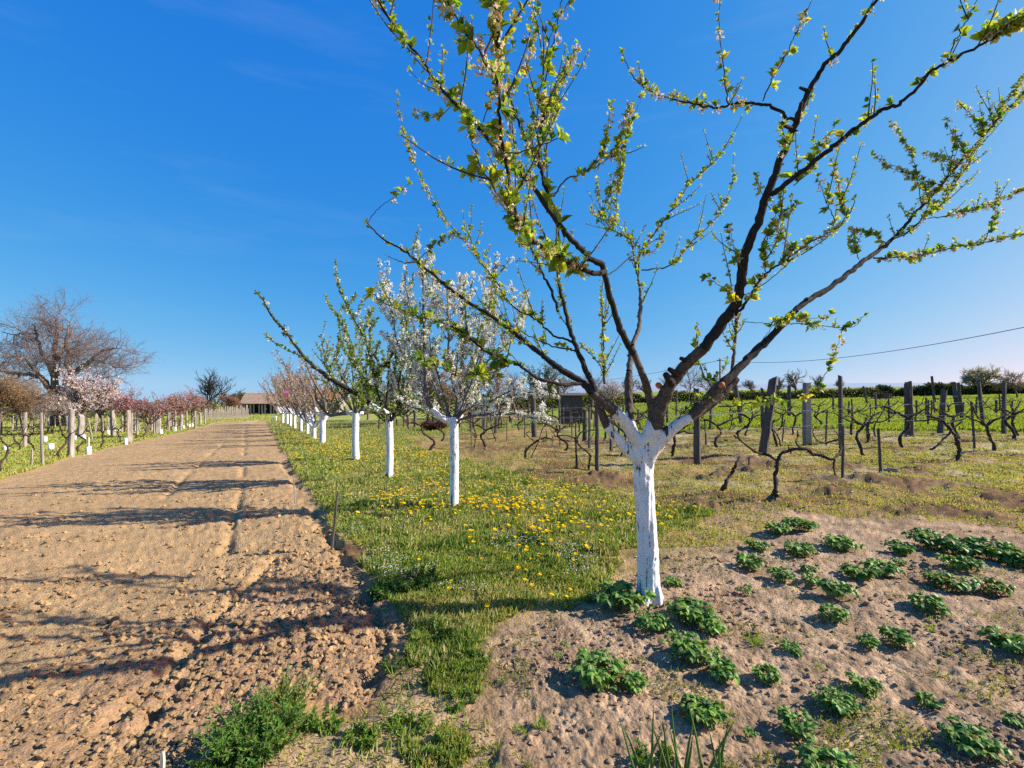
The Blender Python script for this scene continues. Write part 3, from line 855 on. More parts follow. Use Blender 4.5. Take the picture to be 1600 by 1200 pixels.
    limb([(1160, 503), (1205, 504), (1250, 497), (1290, 497), (1298, 490)], 3.4, 3.4, .004, .002, .3, 1, size=.03, dens=.05, own=False, sl=(.05, .12))
    limb([(1180, 545), (1200, 520), (1215, 500), (1235, 492)], 3.4, 3.4, .004, .002, .5, 1, size=.03, own=False, sl=(.05, .1))
    limb([(1144, 585), (1147, 545), (1150, 510), (1152, 490), (1155, 478)], 3.35, 3.3, .017, .012, .3, 5, size=.028, mat=M_greybark, sl=(.06, .2))
    limb([(1122, 635), (1150, 634), (1175, 630), (1205, 627), (1237, 622), (1262, 616), (1282, 606)], 3.4, 3.1, .006, .004, .15, 1, size=.03, dens=.042, own=False, mat=M_greybark, sl=(.04, .1))
    limb([(1276, 604), (1285, 590), (1296, 572), (1305, 550), (1312, 528)], 3.1, 3.0, .004, .002, .05, 0, size=.022, dens=.025, own=False)
    limb([(1112, 606), (1098, 582), (1090, 560), (1085, 545), (1090, 525)], 3.4, 3.4, .005, .003, .1, 5, size=.026, own=False, sl=(.05, .2))
    limb([(1058, 655), (1072, 640), (1090, 628), (1108, 620)], 3.35, 3.3, .006, .003, .2, 5, size=.026, own=False, sl=(.04, .12))
    limb([(1090, 640), (1110, 610), (1120, 590), (1135, 570)], 3.6, 3.6, .005, .003, .2, 4, size=.026, own=False, sl=(.05, .15))
    twigs.build('twigs', M_twig, root)
    tag(root.children[-1], kind='stuff')
    # fresh saw cuts
    for (px_, py_, D_, r_, nx) in ((1128, 601, 3.245, .018, (-.2, -1, .3)), (1029, 602, 3.30, .022, (-.5, -.9, .2))):
        c0 = P(px_, py_, D_); n_ = nrm(np.array(nx, float))
        t_ = Tubes(); t_.add(np.array([c0 - n_ * .03, c0 + n_ * .012]), [r_, r_ * .95], 12)
        o = t_.build('saw_cut', M_cut, root); tag(o, 'orange fresh saw cut')
    # pruned stubs on the big dark limb
    st = Tubes()
    for (a, b_, r_) in (((1050, 600), (1040, 585), .03), ((1058, 585), (1046, 577), .024), ((1076, 565), (1064, 560), .02), ((1246, 190), (1252, 160), .014), ((1236, 200), (1222, 195), .012), ((1262, 142), (1250, 137), .01),
                        ((1092, 556), (1098, 545), .016)):
        st.add(np.array([P(*a, 3.22 if a[0] < 1200 else 2.6), P((a[0] + b_[0]) / 2, (a[1] + b_[1]) / 2, 3.19 if a[0] < 1200 else 2.58), P(*b_, 3.15 if a[0] < 1200 else 2.55)]), [r_, r_ * .85, r_ * .7], 8)
    tag(st.build('pruned_stubs', M_bark, root), kind='stuff')
    # leaves: the 300 nearest each their own object, the rest one mass
    A = np.array(Lv.d)
    px = np.abs(A[:, 0]) / A[:, 1]; pz = (A[:, 2] - CAMH) / A[:, 1]
    inside = (px < 1.1) & (pz < .83)
    score = np.where(inside, A[:, 9] / A[:, 1], 0)
    order = np.argsort(-score)
    big, rest = order[:300], order[300:]
    protos = []
    for k in range(4):
        one = [(0, 0, 0, 0, 1, 0, 0, 0, 1, 1, .50 + .04 * k, *SPRING[k])]
        o = Leaves().build('leaf', M_leaf, None, 1, one)
        protos.append(o.data); bpy.data.objects.remove(o)
    from mathutils import Matrix
    for i in big:
        r = A[i]; d = nrm(r[3:6]); sd = nrm(np.cross(d, r[6:9])); nn = np.cross(sd, d)
        o = bpy.data.objects.new('leaf', protos[i % 4]); COL.objects.link(o); o.parent = root
        L = r[9]; p = r[:3] - np.array(root.location)
        o.matrix_local = Matrix(((sd[0] * L, d[0] * L, nn[0] * L, p[0]), (sd[1] * L, d[1] * L, nn[1] * L, p[1]), (sd[2] * L, d[2] * L, nn[2] * L, p[2]), (0, 0, 0, 1)))
    tag(Lv.build('foliage', M_leaf, root, 1, A[rest]), kind='stuff')
    tag(Bv.build('blossoms', M_petal, root, 0), kind='stuff')
big_tree()

# ------------------------------------------------------------------ trees of the row
def auto_limbs(bx, D, fy, hgt_px, spread_px, n=6, r0=.05, white=True, shoots=3.6, sl=1.0, bloom=1, squash=.8):
    out = []
    for i in range(n):
        a = (i + rnd(.2, .8)) / n * 2 * math.pi
        sx = math.cos(a) * spread_px; dd = math.sin(a) * spread_px / F * D
        pts = []
        for t in (.15, .35, .6, .8, 1):
            pts.append((bx + sx * t ** .8 + rnd(-2, 2), fy - hgt_px * (t ** 1.25) * rnd(.8, 1.05)))
        out.append((pts, r0, r0 * .24, .2, {'d': dd * squash, 'shoots': shoots, 'sl': sl, 'bloom': bloom, 'white': (.24 if i < 3 else .1) if white else 0}))
    return out

def row_tree(bpx, bpy_, fpy, label, limbs, trunk_px, leaf, name='fruit_tree', D=None, lean=0, bloom=0, pal=GREEN, bpal=PETW, shoots=3.0, size=.03, dens=.06, bsize=.02,
             bk=8, limb_mat=None, sub=3, kleaf=5, sl=(.15, .5), cat='tree', bloomstep=None, white=True, leafp=1.0):
    b = GP(bpx, bpy_); D = b[1]
    root = empty(name, b, label, cat, 'whitewashed fruit trees')
    rr = trunk_px / 2 / F * D
    fork = P(bpx + lean, fpy, D)
    T = Tubes()
    tp = catmull([b - UP * .08, b + UP * .02, b * .5 + fork * .5 + np.array([rnd(-.02, .02), 0, 0]), fork, fork + UP * .05], 14)
    T.add(tp, np.interp(np.linspace(0, 1, 14), [0, .1, .5, .85, 1], [rr * 1.35, rr * 1.1, rr * .92, rr * 1.0, rr * .75]), 12)
    LB = Tubes(); TW = Tubes(); Lv = Leaves(); Bv = Leaves()
    for li_, (lst, r0, r1, st, opt) in enumerate(limbs):
        if li_ < 3 and opt.get('white', .2) >= .05: r0 = max(r0, rr * .82)
        off = opt.get('d', 0)
        n0 = len(lst)
        pts = [fork - UP * rr * .7] + [P(x, y, D + off * (i + 1) / n0) for i, (x, y) in enumerate(lst)]
        n = max(8, n0 * 4)
        p = catmull(pts, n); p[1:-1] += rng.normal(0, .006, (n - 2, 3))
        R = limb_radii(n, r0, r1, .1)
        k = max(opt.get('white', 0.22), .16 if (li_ < 3 and opt.get('white', .2) >= .05) else 0)
        if k < .05: k = 0
        sl__ = along(p); wl_ = max(k * sl__[-1], rr * 2.6 if li_ < 3 else 0) if k else 0
        m = max(2, int(np.searchsorted(sl__, wl_))) if k else 1
        if white and k:
            T.add(p[:m + 1], R[:m + 1] * 1.03, 8)
        LB.add(p[max(m - 1, 0) if white else 0:], R[max(m - 1, 0) if white else 0:], 7)
        s = along(p); L_ = s[-1]
        def clothe(q, st_, dn):
            s2 = along(q); t = st_ * s2[-1]; off_ = 0 if bloom > .3 or random.random() < .6 else 1
            while t < s2[-1]:
                pp, d = at_s(q, s2, t); r = nrm(rvec() - d * .2 + UP * .4)
                if random.random() < leafp: rosette(Lv, pp, nrm(r + d * .4), size * rnd(.7, 1.25), pal, kleaf)
                if random.random() < bloom * opt.get('bloom', 1):
                    blossom(Bv, pp + r * bsize * .8, r, bsize * rnd(.7, 1.4), bpal, bk)
                t += dn * rnd(.5, 1.5)
        clothe(p, st, dens)
        for _ in range(int(opt.get('shoots', shoots) * L_ + .5)):
            tt = rnd(max(st * .7, .15), .98) * L_; q, d = at_s(p, s, tt)
            r = rvec(); r = r - d * np.dot(r, d); r = nrm(nrm(r) * .8 + UP * opt.get('up', .7) + d * .3)
            ln = rnd(*sl) * opt.get('sl', 1)
            sp_ = shoot(q, r, ln, 6, .3, .1)
            TW.add(sp_, np.linspace(.006, .0022, 6) * min(1.6, max(1, D / 11)), 4)
            clothe(sp_, .1, dens * .8)
            if sub and random.random() < .4:
                q2, d2 = at_s(sp_, along(sp_), ln * .5)
                s3 = shoot(q2, nrm(d2 + rvec() * .7), ln * .5, 5, .3, .1)
                TW.add(s3, np.linspace(.004, .002, 5) * min(1.6, max(1, D / 11)), 3); clothe(s3, .1, dens * .8)
    V, Fc, C = T.arrays()
    hz_ = V[:, 2] - b[2]; Cw = np.ones((len(V), 3)) * 1.02; Cw[:, 0] -= .16 * np.exp(-hz_ / .06) + .10 * vnoise(V[:, 0] * 30, V[:, 2] * 9, 4)
    link('trunk', make_mesh('trunk', rel(V, root), Fc, M_lime if white else M_greybark, True, {'col': Cw}), root)
    LB.build('limbs', limb_mat or M_greybark, root)
    o = TW.build('twigs', M_greybark if D > 6 else M_twig, root)
    if o: tag(o, kind='stuff')
    if Lv.d: tag(Lv.build('foliage', M_leaf, root, 0), kind='stuff')
    if Bv.d: tag(Bv.build('blossoms', M_petal, root, 0), kind='stuff')
    return root

def z3(l): return [(600 + x / 3, 400 + y / 3) for x, y in l]
def z2(l): return [(350 + x / 3, 400 + y / 3) for x, y in l]
def zq(l): return [(540 + x / 4.446, 330 + y / 4.446) for x, y in l]
def zr(l): return [(380 + x / 3.53, 380 + y / 3.53) for x, y in l]

random.seed(21)
row_tree(709, 793, 658, 'second nearest whitewashed tree, slim trunk with upright shoots full of white blossom', [
    (z3([(300, 775), (265, 755), (225, 715), (200, 660), (193, 560), (192, 420), (188, 250), (182, 100), (178, 20)]), .035, .008, .2, {'d': -.3, 'shoots': 6, 'white': .06}),
    (z3([(350, 760), (365, 700), (366, 600), (364, 450), (364, 300), (362, 180), (358, 90)]), .036, .010, .25, {'d': .3, 'shoots': 6, 'white': .06}),
    (z3([(335, 740), (345, 690), (325, 610), (305, 500), (300, 380), (298, 250), (296, 120)]), .026, .007, .25, {'d': -.1, 'shoots': 6, 'white': .04}),
    (z3([(370, 762), (430, 748), (500, 742), (600, 740), (700, 760), (790, 776), (830, 776)]), .022, .006, .25, {'d': -.5, 'shoots': 4, 'sl': .35, 'white': 0, 'bloom': 1.6, 'up': .9}),
    (z3([(365, 735), (410, 705), (480, 690), (560, 650), (620, 625), (690, 640), (740, 625)]), .022, .006, .25, {'d': -.2, 'shoots': 4, 'sl': .4, 'white': 0, 'bloom': 1.3, 'up': .8}),
    (z3([(380, 725), (420, 690), (520, 685), (640, 665), (730, 650), (830, 665)]), .018, .005, .35, {'d': .4, 'shoots': 4, 'sl': .3, 'white': 0, 'bloom': 1.4, 'up': .9}),
    (z3([(300, 770), (250, 750), (180, 720), (110, 700), (60, 640), (30, 540)]), .020, .006, .3, {'d': .5, 'shoots': 5, 'white': 0, 'sl': .6}),
    (z3([(350, 650), (400, 560), (430, 480), (440, 380), (470, 300), (520, 180)]), .018, .005, .3, {'d': .5, 'shoots': 6, 'white': 0}),
    (z3([(220, 700), (170, 600), (110, 500), (60, 400), (40, 280), (20, 120), (15, 40)]), .016, .004, .3, {'d': .2, 'shoots': 6, 'white': 0}),
    (z3([(360, 600), (420, 540), (520, 470), (600, 400), (650, 300), (665, 160)]), .016, .004, .3, {'d': -.3, 'shoots': 6, 'white': 0}),
    ] + auto_limbs(709, 6.9, 655, 250, 85, 4, .018, False, 4, .8, .6), 14, None, pal=GREEN, bloom=.60, dens=.036, size=.042, kleaf=5, shoots=6, sl=(.2, .75), bsize=.034, bk=15, leafp=.55)
row_tree(608, 748, 660, 'third whitewashed tree, leafy with two long arching branches reaching left over the field', [
    (z2([(770, 745), (720, 720), (675, 680), (610, 640), (550, 605), (500, 575), (460, 545), (420, 515), (370, 470), (320, 400), (280, 345), (230, 290), (190, 220), (145, 160)]), .042, .010, .35, {'d': -.6, 'shoots': 1.5, 'sl': .35, 'white': .05}),
    (z2([(740, 740), (660, 690), (610, 640), (540, 590), (500, 575), (500, 520), (530, 460), (535, 410), (540, 380)]), .02, .006, .5, {'d': -.3, 'shoots': 2, 'sl': .4, 'white': .02}),
    (z2([(760, 700), (770, 600), (775, 500), (740, 520), (690, 440), (640, 350), (600, 280), (550, 180), (525, 90), (525, 10)]), .03, .006, .3, {'d': .3, 'shoots': 2.2, 'white': .04}),
    (z2([(790, 720), (785, 620), (770, 520), (790, 450), (830, 380)]), .028, .008, .25, {'d': .5, 'shoots': 4, 'white': .05, 'bloom': 3}),
    (z2([(800, 750), (850, 740), (900, 690), (960, 650), (1010, 600)]), .026, .008, .2, {'d': .2, 'shoots': 5, 'white': .05, 'bloom': 3}),
    (z2([(420, 515), (360, 470), (290, 440), (230, 400), (185, 365)]), .012, .004, .3, {'d': -.8, 'shoots': 1, 'sl': .2, 'white': 0}),
    (z2([(800, 740), (850, 670), (840, 600), (880, 540), (930, 500)]), .02, .006, .2, {'d': -.5, 'shoots': 5, 'white': 0, 'bloom': 4}),
    (z2([(760, 720), (700, 640), (650, 560), (600, 500), (560, 430), (540, 350), (532, 270)]), .02, .005, .3, {'d': .6, 'shoots': 3, 'white': 0}),
    (z2([(780, 740), (740, 760), (700, 720), (640, 700), (600, 660)]), .02, .006, .3, {'d': -.9, 'shoots': 5, 'sl': .6, 'white': 0}),
    ] + auto_limbs(608, 9.6, 655, 165, 75, 7, .022, False, 5, .7, 1.5), 12, None, pal=GREEN, bloom=.10, dens=.045, size=.062, kleaf=7, sl=(.15, .7), bsize=.042, bk=14, limb_mat=M_bark)
row_tree(556, 718, 648, 'fourth whitewashed tree, straight trunk with flat side arms under the arching branch', [
    (zr([(600, 935), (540, 940), (470, 945), (430, 900), (400, 850), (395, 790)]), .038, .008, .3, {'d': -.2, 'shoots': 3, 'white': .15}),
    (zr([(640, 940), (680, 935), (720, 900), (760, 870), (790, 800)]), .036, .008, .3, {'d': .2, 'shoots': 4, 'white': .2}),
    (zr([(610, 900), (590, 830), (560, 760), (520, 680), (500, 620)]), .03, .006, .25, {'d': .3, 'shoots': 3, 'white': .04}),
    (zr([(625, 890), (650, 800), (640, 700), (610, 600), (580, 500)]), .03, .006, .25, {'d': -.3, 'shoots': 3, 'white': .04}),
    (zr([(630, 900), (690, 830), (700, 740), (700, 620)]), .03, .006, .25, {'d': .5, 'shoots': 3, 'white': .04}),
    (zr([(560, 930), (510, 890), (490, 800), (450, 760)]), .02, .006, .2, {'d': .7, 'shoots': 5, 'white': 0}),
    ] + auto_limbs(556, 12.9, 645, 120, 62, 8, .026, False, 5, .8, 1.5), 11, None, pal=GREEN, bloom=.14, dens=.075, size=.062, kleaf=6, sl=(.2, .8), bsize=.045, bk=9, bpal=PETW + PETOLD)
SPARSE = [(.22, .17, .09), (.20, .22, .06), (.30, .20, .12), (.14, .18, .05)]
random.seed(5)
row_tree(504, 692.5, 655, 'fifth whitewashed tree, forked white trunk with thin half bare crown', [
    (zr([(445, 945), (415, 940), (395, 900), (380, 840), (330, 780), (290, 700)]), .05, .012, .3, {'d': .3, 'shoots': 4, 'white': .3}),
    (zr([(465, 950), (500, 945), (525, 900), (500, 820), (470, 760), (440, 700)]), .05, .012, .3, {'d': .6, 'shoots': 4, 'white': .12}),
    (zr([(455, 930), (440, 850), (400, 780), (360, 700), (340, 640)]), .04, .010, .3, {'d': -.5, 'shoots': 4, 'white': .08}),
    (zr([(470, 930), (540, 860), (560, 760), (570, 680)]), .04, .010, .3, {'d': -.2, 'shoots': 4, 'white': .1}),
    (zr([(450, 940), (400, 930), (350, 900), (310, 830), (250, 780)]), .04, .010, .3, {'d': -.8, 'shoots': 4, 'white': .1}),
    ], 9.5, None, pal=SPARSE, bloom=.22, dens=.16, size=.06, kleaf=3, sl=(.3, 1.1), bsize=.05, bk=4, bpal=[(.66, .48, .46), (.70, .58, .55)], leafp=.6)

row_lab = {0: ('sixth whitewashed tree, low forked trunk with curved left arm bare of leaves', 'fruit_tree'),
           1: ('seventh whitewashed tree, its brownish crown holding the pink ribbon', 'fruit_tree'), 2: ('eighth whitewashed tree counting from the nearest, brown budding crown', 'fruit_tree'),
           3: ('ninth whitewashed tree from the nearest, taller straight white trunk', 'fruit_tree'), 4: ('tenth whitewashed tree from the nearest, orange brown budding crown', 'fruit_tree'),
           5: ('eleventh whitewashed tree, next to last of the row', 'fruit_tree'), 6: ('last and farthest whitewashed tree, nearest the wooden shed', 'fruit_tree')}
rust = [(.34, .19, .07), (.40, .25, .10), (.26, .22, .07), (.36, .24, .13)]
for i, (bx, by_, fy, tw, hp, spx) in enumerate([(490.7, 684.8, 667, 6.5, 95, 52), (480, 678, 658, 5.5, 80, 44), (470.5, 673, 652, 5, 62, 36), (460.4, 670, 648, 5, 62, 38), (453.6, 665.5, 644, 4.5, 55, 34), (448.6, 662.7, 646, 4, 50, 32), (441.5, 661, 646, 4.5, 50, 34)]):
    random.seed(100 + i)
    D = GD(bx, by_)
    row_tree(bx, by_, fy, row_lab[i][0], auto_limbs(bx, D, fy, hp, spx, 6, .05), tw, None, pal=rust if i > 1 else SPARSE + rust, bloom=.35, dens=.16 if i < 2 else .14, size=.10, kleaf=3,
             sl=(.35, 1.25), bsize=.075, bk=4, bpal=[(.66, .46, .44), (.62, .48, .40)], leafp=.8, shoots=4)

# ------------------------------------------------------------------ generic branching tree
def grow(T, p, d, L, r, lev, maxlev, nchild, tips, up=.12, wob=.2, ratio=.68, spread=.9, gate=None):
    n = 5 if lev < maxlev - 1 else (4 if lev < maxlev else 2)
    pts = [p]; q = p; dd = d
    for i in range(n - 1):
        dd = nrm(dd + UP * up * .5 + rvec() * wob)
        q = q + dd * L / (n - 1); pts.append(q)
    pts = np.array(pts)
    r1 = r * (.62 if lev < maxlev else .4)
    T.add(pts, np.linspace(r, r1, n), 8 if lev == 0 else (4 if lev < 3 else 3))
    tips.append((pts, lev))
    if lev >= maxlev: return
    s = along(pts)
    for k in range(nchild[min(lev, len(nchild) - 1)]):
        t = (k + rnd(.3, 1)) / nchild[min(lev, len(nchild) - 1)]
        t = .25 + .75 * t if lev else .45 + .55 * t
        q, dq = at_s(pts, s, min(t, 1) * s[-1])
        v = rvec(); v = nrm(v - dq * np.dot(v, dq))
        nd = nrm(dq + v * spread * rnd(.6, 1.2) + UP * up)
        grow(T, q, nd, L * ratio * rnd(.75, 1.15), r * .6 * rnd(.8, 1.05), lev + 1, maxlev, nchild, tips, up, wob, ratio, spread)

def bare_tree(x, y, h, label, name='bare_tree', trunk_r=.12, maxlev=4, nchild=(5, 5, 4, 3), mat=None, bloomc=None, bsz=.1, bper=2, leafc=None, lsz=.1, lper=2, spread=.9, up=.12, group=None, seed=1, cat='tree', tl=.35, trunk_d=(0, 0, 1), ratio=.68):
    random.seed(seed)
    z = H(x, y)
    root = empty(name, (x, y, z), label, cat, group)
    T = Tubes(); tips = []
    grow(T, np.array([x, y, z - .05]), nrm(np.array(trunk_d, float)), h * tl * 1.25, trunk_r, 0, maxlev, nchild, tips, up=up, spread=spread, ratio=ratio)
    # trunk alone, then the branching
    tr = Tubes(); p0, _ = tips[0]; tr.add(p0, np.linspace(trunk_r * 1.15, trunk_r * .75, len(p0)), 10)
    tr.build('trunk', mat or M_oldbark, root)
    g = {k: list(v) for k, v in T.g.items()}
    T.g = {}
    first = True
    for k, v in g.items():
        vv = [a for a in v if a[0] is not p0]
        if vv: T.g[k] = vv
    tag(T.build('branches', mat or M_oldbark, root), kind='stuff')
    Lv, Bv = Leaves(), Leaves()
    for pts, lev in tips:
        if lev < maxlev - 1: continue
        s = along(pts)
        if bloomc:
            for _ in range(bper):
                q, d = at_s(pts, s, rnd(.1, 1) * s[-1])
                c = random.choice(bloomc)
                Bv.add(q, rvec(), rvec(), bsz * rnd(.6, 1.3), bsz * rnd(.5, 1), [v * rnd(.85, 1.1) for v in c])
        if leafc:
            for _ in range(lper):
                q, d = at_s(pts, s, rnd(.1, 1) * s[-1])
                c = random.choice(leafc)
                Lv.add(q, nrm(rvec() + UP * .2), rvec(), lsz * rnd(.6, 1.3), lsz * rnd(.4, .7), [v * rnd(.8, 1.2) for v in c])
    if Bv.d: tag(Bv.build('blossoms', M_petal, root, 0), kind='stuff')
    if Lv.d: tag(Lv.build('foliage', M_leaf, root, 0), kind='stuff')
    return root

def pxy(px, D): return ((px - 800) / F * D, D)

# the big bare walnut-like tree, its main limbs as in the photo
def old_tree():
    random.seed(3)
    D = 43.0
    def q(x, y, dd=0): return P(x / 5.454, 470 + y / 5.454, D + dd)
    b = q(480, 1070); b[2] = H(b[0], b[1]) - .1
    root = empty('old_tree', (b[0], b[1], b[2] + .1), 'huge old bare spreading tree with ivy on its trunk at the left', 'tree')
    T0 = Tubes(); T0.add(catmull([b, q(470, 960), q(455, 850), q(470, 780), q(480, 720)], 14), np.linspace(.42, .33, 14), 12)
    T0.build('trunk', M_oldbark, root)
    T1 = Tubes(); T1.add(catmull([b + np.array([.5, .3, 0]), q(535, 960, .4), q(530, 850, .3), q(545, 780), q(565, 710)], 14), np.linspace(.34, .28, 14), 12)
    T1.build('second_trunk', M_oldbark, root)
    T = Tubes(); tips = []
    mains = [([q(455, 830), q(400, 730), q(340, 660), q(260, 630), q(160, 625), q(60, 610), q(-60, 600)], .28, .09),
             ([q(470, 760), q(455, 600), q(460, 450), q(475, 320), q(490, 220), q(470, 130)], .30, .07),
             ([q(565, 720), q(585, 620), q(580, 500), q(575, 400), q(600, 310), q(620, 240)], .28, .07),
             ([q(560, 730), q(620, 640), q(700, 560), q(780, 510), q(840, 440), q(920, 420), q(1010, 400)], .26, .06),
             ([q(450, 640), q(410, 540), q(360, 460), q(330, 370), q(310, 270), q(270, 200)], .20, .05),
             ([q(400, 730, -1), q(300, 600, -2), q(220, 500, -3), q(120, 480, -4), q(20, 470, -4)], .16, .04),
             ([q(480, 620, 1), q(540, 570, 3), q(600, 470, 5), q(680, 380, 6)], .16, .04),
             ([q(600, 690, -1), q(700, 690, -2), q(800, 680, -2.5), q(930, 640, -3)], .12, .04),
             ([q(310, 280), q(200, 280, 1), q(100, 290, 2), q(20, 260, 2)], .09, .03),
             ([q(780, 510), q(870, 520, -1), q(980, 560, -2), q(1100, 590, -2)], .08, .03),
             ([q(160, 640), q(90, 700, -1), q(20, 780, -2)], .10, .03),
             ([q(500, 640, -1), q(520, 480, -2), q(560, 330, -3), q(600, 180, -3)], .12, .04)]
    for pts, r0, r1 in mains:
        n = 18; p = catmull(pts, n); p[1:-1] += rng.normal(0, .06, (n - 2, 3))
        T.add(p, limb_radii(n, r0, r1, .05), 8)
        s = along(p); L = s[-1]
        k = int(L * 2.7)
        for i in range(k):
            t = rnd(.22, 1) * L; c, d = at_s(p, s, t)
            v = rvec(); v = nrm(v - d * np.dot(v, d))
            grow(T, c, nrm(d * .6 + v + UP * .1), rnd(1.1, 2.4), .034, 2, 5, (0, 0, 5, 4, 2), tips, up=.06, wob=.25, ratio=.66, spread=1.2)
    tag(T.build('branches', M_oldbark, root), kind='stuff')
    Iv = Leaves()
    for _ in range(2600):
        t = rnd(0, 1); x = rnd(470, 640) if random.random() < .6 else rnd(440, 500)
        y = rnd(880, 1070) if x > 520 else rnd(780, 1070)
        p = q(x, y, rnd(-.6, .6))
        Iv.add(p, rvec(), rvec(), rnd(.08, .16), rnd(.07, .14), [a * rnd(.7, 1.3) for a in (.05, .10, .025)])
    tag(Iv.build('ivy', M_leaf, root), kind='stuff')
old_tree()

PINKW = [(.66, .52, .50), (.74, .64, .60), (.60, .46, .38), (.78, .72, .68)]
RED = [(.50, .12, .16), (.58, .24, .26), (.40, .10, .11), (.60, .36, .36)]
RB = [(.34, .13, .09), (.42, .20, .14), (.30, .16, .09)]
x, y = pxy(128, 30); bare_tree(x, y, 4.7, 'pale pink flowering tree just right of the old bare tree', 'blossom_tree', .12, 4, (7, 6, 5, 4), M_oldbark, PINKW, .09, 6, seed=11, spread=1.0, trunk_d=(.35, 0, 1), tl=.34)
x, y = pxy(162, 33); bare_tree(x, y, 4.3, 'broad pinkish white flowering tree beside the red budding trees', 'blossom_tree', .10, 4, (7, 6, 5, 4), M_oldbark, PINKW, .09, 6, seed=12, spread=1.05, tl=.33)
x, y = G(225, 683); bare_tree(x, y, 3.3, 'red budding peach tree with dark leaning trunk nearest of its row', 'peach_tree', .07, 4, (6, 6, 4, 3), M_oldbark, RB + RED[:2] + PINKW[:1], .05, 5, seed=13, spread=1.15, trunk_d=(.3, 0, 1), group='red budding peach trees', tl=.30)
for i, (px_, D, h, lb) in enumerate([(196, 33, 3.5, 'crimson flowering peach tree between the pale blossoms and the leaning trunk'), (262, 34, 3.3, 'brownish red peach tree in the middle of the red trees'),
                                     (282, 40, 4.0, 'deep pink peach tree with the highest crown of the red trees'), (300, 44, 3.6, 'rusty red peach tree next to the ivy covered bare tree')]):
    x, y = pxy(px_, D); bare_tree(x, y, h, lb, 'peach_tree', .08, 4, (6, 6, 4, 3), M_oldbark, [RED, RB, RED, RB][i] + PINKW[:1], .07, 5, seed=20 + i, spread=1.1, group='red budding peach trees', tl=.33)
x, y = pxy(322, 58); bare_tree(x, y, 6.4, 'dark bare tree with an ivy clad stem behind the peach trees', 'bare_tree', .16, 4, (6, 6, 5, 3), M_bark, None, leafc=[(.05, .08, .03)], lsz=.12, lper=1, seed=31)
x, y = pxy(349, 64); bare_tree(x, y, 4.2, 'low orange brown bushy tree left of the shed', 'bush', .10, 4, (7, 6, 5, 3), M_oldbark, RB, .10, 4, seed=32, spread=1.1, cat='bush')
x, y = pxy(378, 78); bare_tree(x, y, 4.6, 'rounded grey green bush against the shed', 'bush', .10, 4, (7, 6, 5, 4), M_oldbark, None, leafc=[(.16, .17, .08), (.12, .14, .06)], lsz=.16, lper=6, seed=33, spread=1.1, cat='bush')
x, y = pxy(2, 29); bare_tree(x, y, 5.6, 'tangled brown thicket at the very edge of the left vineyard', 'thicket', .05, 4, (9, 7, 6, 5), M_oldbark, None, leafc=[(.36, .24, .13), (.28, .20, .10)], lsz=.10, lper=3, seed=41, spread=1.2, cat='bush', tl=.3)
x, y = pxy(38, 31); bare_tree(x, y, 5.2, 'brown leafless thicket sloping down towards the old tree', 'thicket', .05, 4, (9, 7, 6, 5), M_oldbark, None, leafc=[(.38, .26, .15), (.30, .20, .12)], lsz=.09, lper=3, seed=42, spread=1.2, cat='bush', tl=.3)
x, y = pxy(68, 36); bare_tree(x, y, 4.4, 'greyish bare thicket directly left of the old trunk', 'thicket', .05, 4, (9, 7, 6, 5), M_greybark, PINKW[:1], .06, 2, seed=43, spread=1.2, cat='bush', tl=.3)
x, y = pxy(118, 52); bare_tree(x, y, 3.6, 'grey scrub standing behind the pink flowering trees', 'thicket', .05, 4, (9, 7, 5, 4), M_greybark, None, leafc=[(.14, .16, .06)], lsz=.12, lper=3, seed=44, spread=1.2, cat='bush', tl=.3)

# scrub, blossom and bare trees behind the right vineyard
scrub = [(575, 40, 3.4, 'brown scrubby tree behind the fourth whitewashed trunk', RB, None), (640, 30, 3.0, 'greenish brown bush behind the third whitewashed tree', None, [(.16, .17, .06)]),
         (668, 34, 4.4, 'brown twiggy tree between the second and third whitewashed trees', RB[1:], [(.22, .15, .07)]), (735, 38, 4.3, 'grey brown twiggy tree right of the second whitewashed tree', None, [(.22, .16, .09)]),
         (780, 42, 4.6, 'pale flowering tree behind the white blossom branches', PINKW, None), (805, 46, 4.0, 'bare greyish tree beside the pale flowering tree', None, None),
         (842, 38, 3.9, 'dark evergreen bush left of the grey wooden hut', None, [(.05, .09, .03), (.09, .13, .04)]), (925, 60, 4.6, 'bare tree directly behind the near whitewashed fork', None, None),
         (960, 50, 3.4, 'small pink flowering tree behind the near fork', PINKW[:2], None), (1045, 70, 5.4, 'bare tree seen under the big dark limb', None, None),
         (1075, 78, 6.2, 'bare tree left of the utility pole', None, None), (1105, 74, 5.2, 'bare tree closest to the utility pole', None, None),
         (700, 48, 3.7, 'grey bush seen through the second whitewashed tree', None, [(.17, .15, .09)]), (880, 55, 4.1, 'brown bush peeping over the grey wooden hut', None, [(.22, .15, .08)])]
for i, (px_, D, h, lb, bl, lf) in enumerate(scrub):
    x, y = pxy(px_, D)
    bare_tree(x, y, h * 1.22, lb, 'bush' if 'bush' in lb else 'bare_tree' if 'bare' in lb else 'scrub_tree', .09, 4, (7, 6, 4, 3), M_oldbark, bl, .09, 3, lf, .12, 3 if lf and lf[0][0] > .1 else 6, seed=60 + i, spread=1.05, cat='bush' if 'bush' in lb else 'tree')
far_row = [(1150, 'bare tree right of the utility pole'), (1180, 'bare tree behind the wide leaning post'), (1215, 'bare tree on the skyline between the leaning post and the concrete post'), (1246, 'spreading bare tree, tallest beyond the hedge'),
           (1282, 'bare tree beyond the hedge right of the concrete post'), (1312, 'small bare tree beyond the hedge behind the dark stake'), (985, 'bare tree on the skyline behind the grey limb'), (1010, 'bare tree on the skyline behind the fork')]
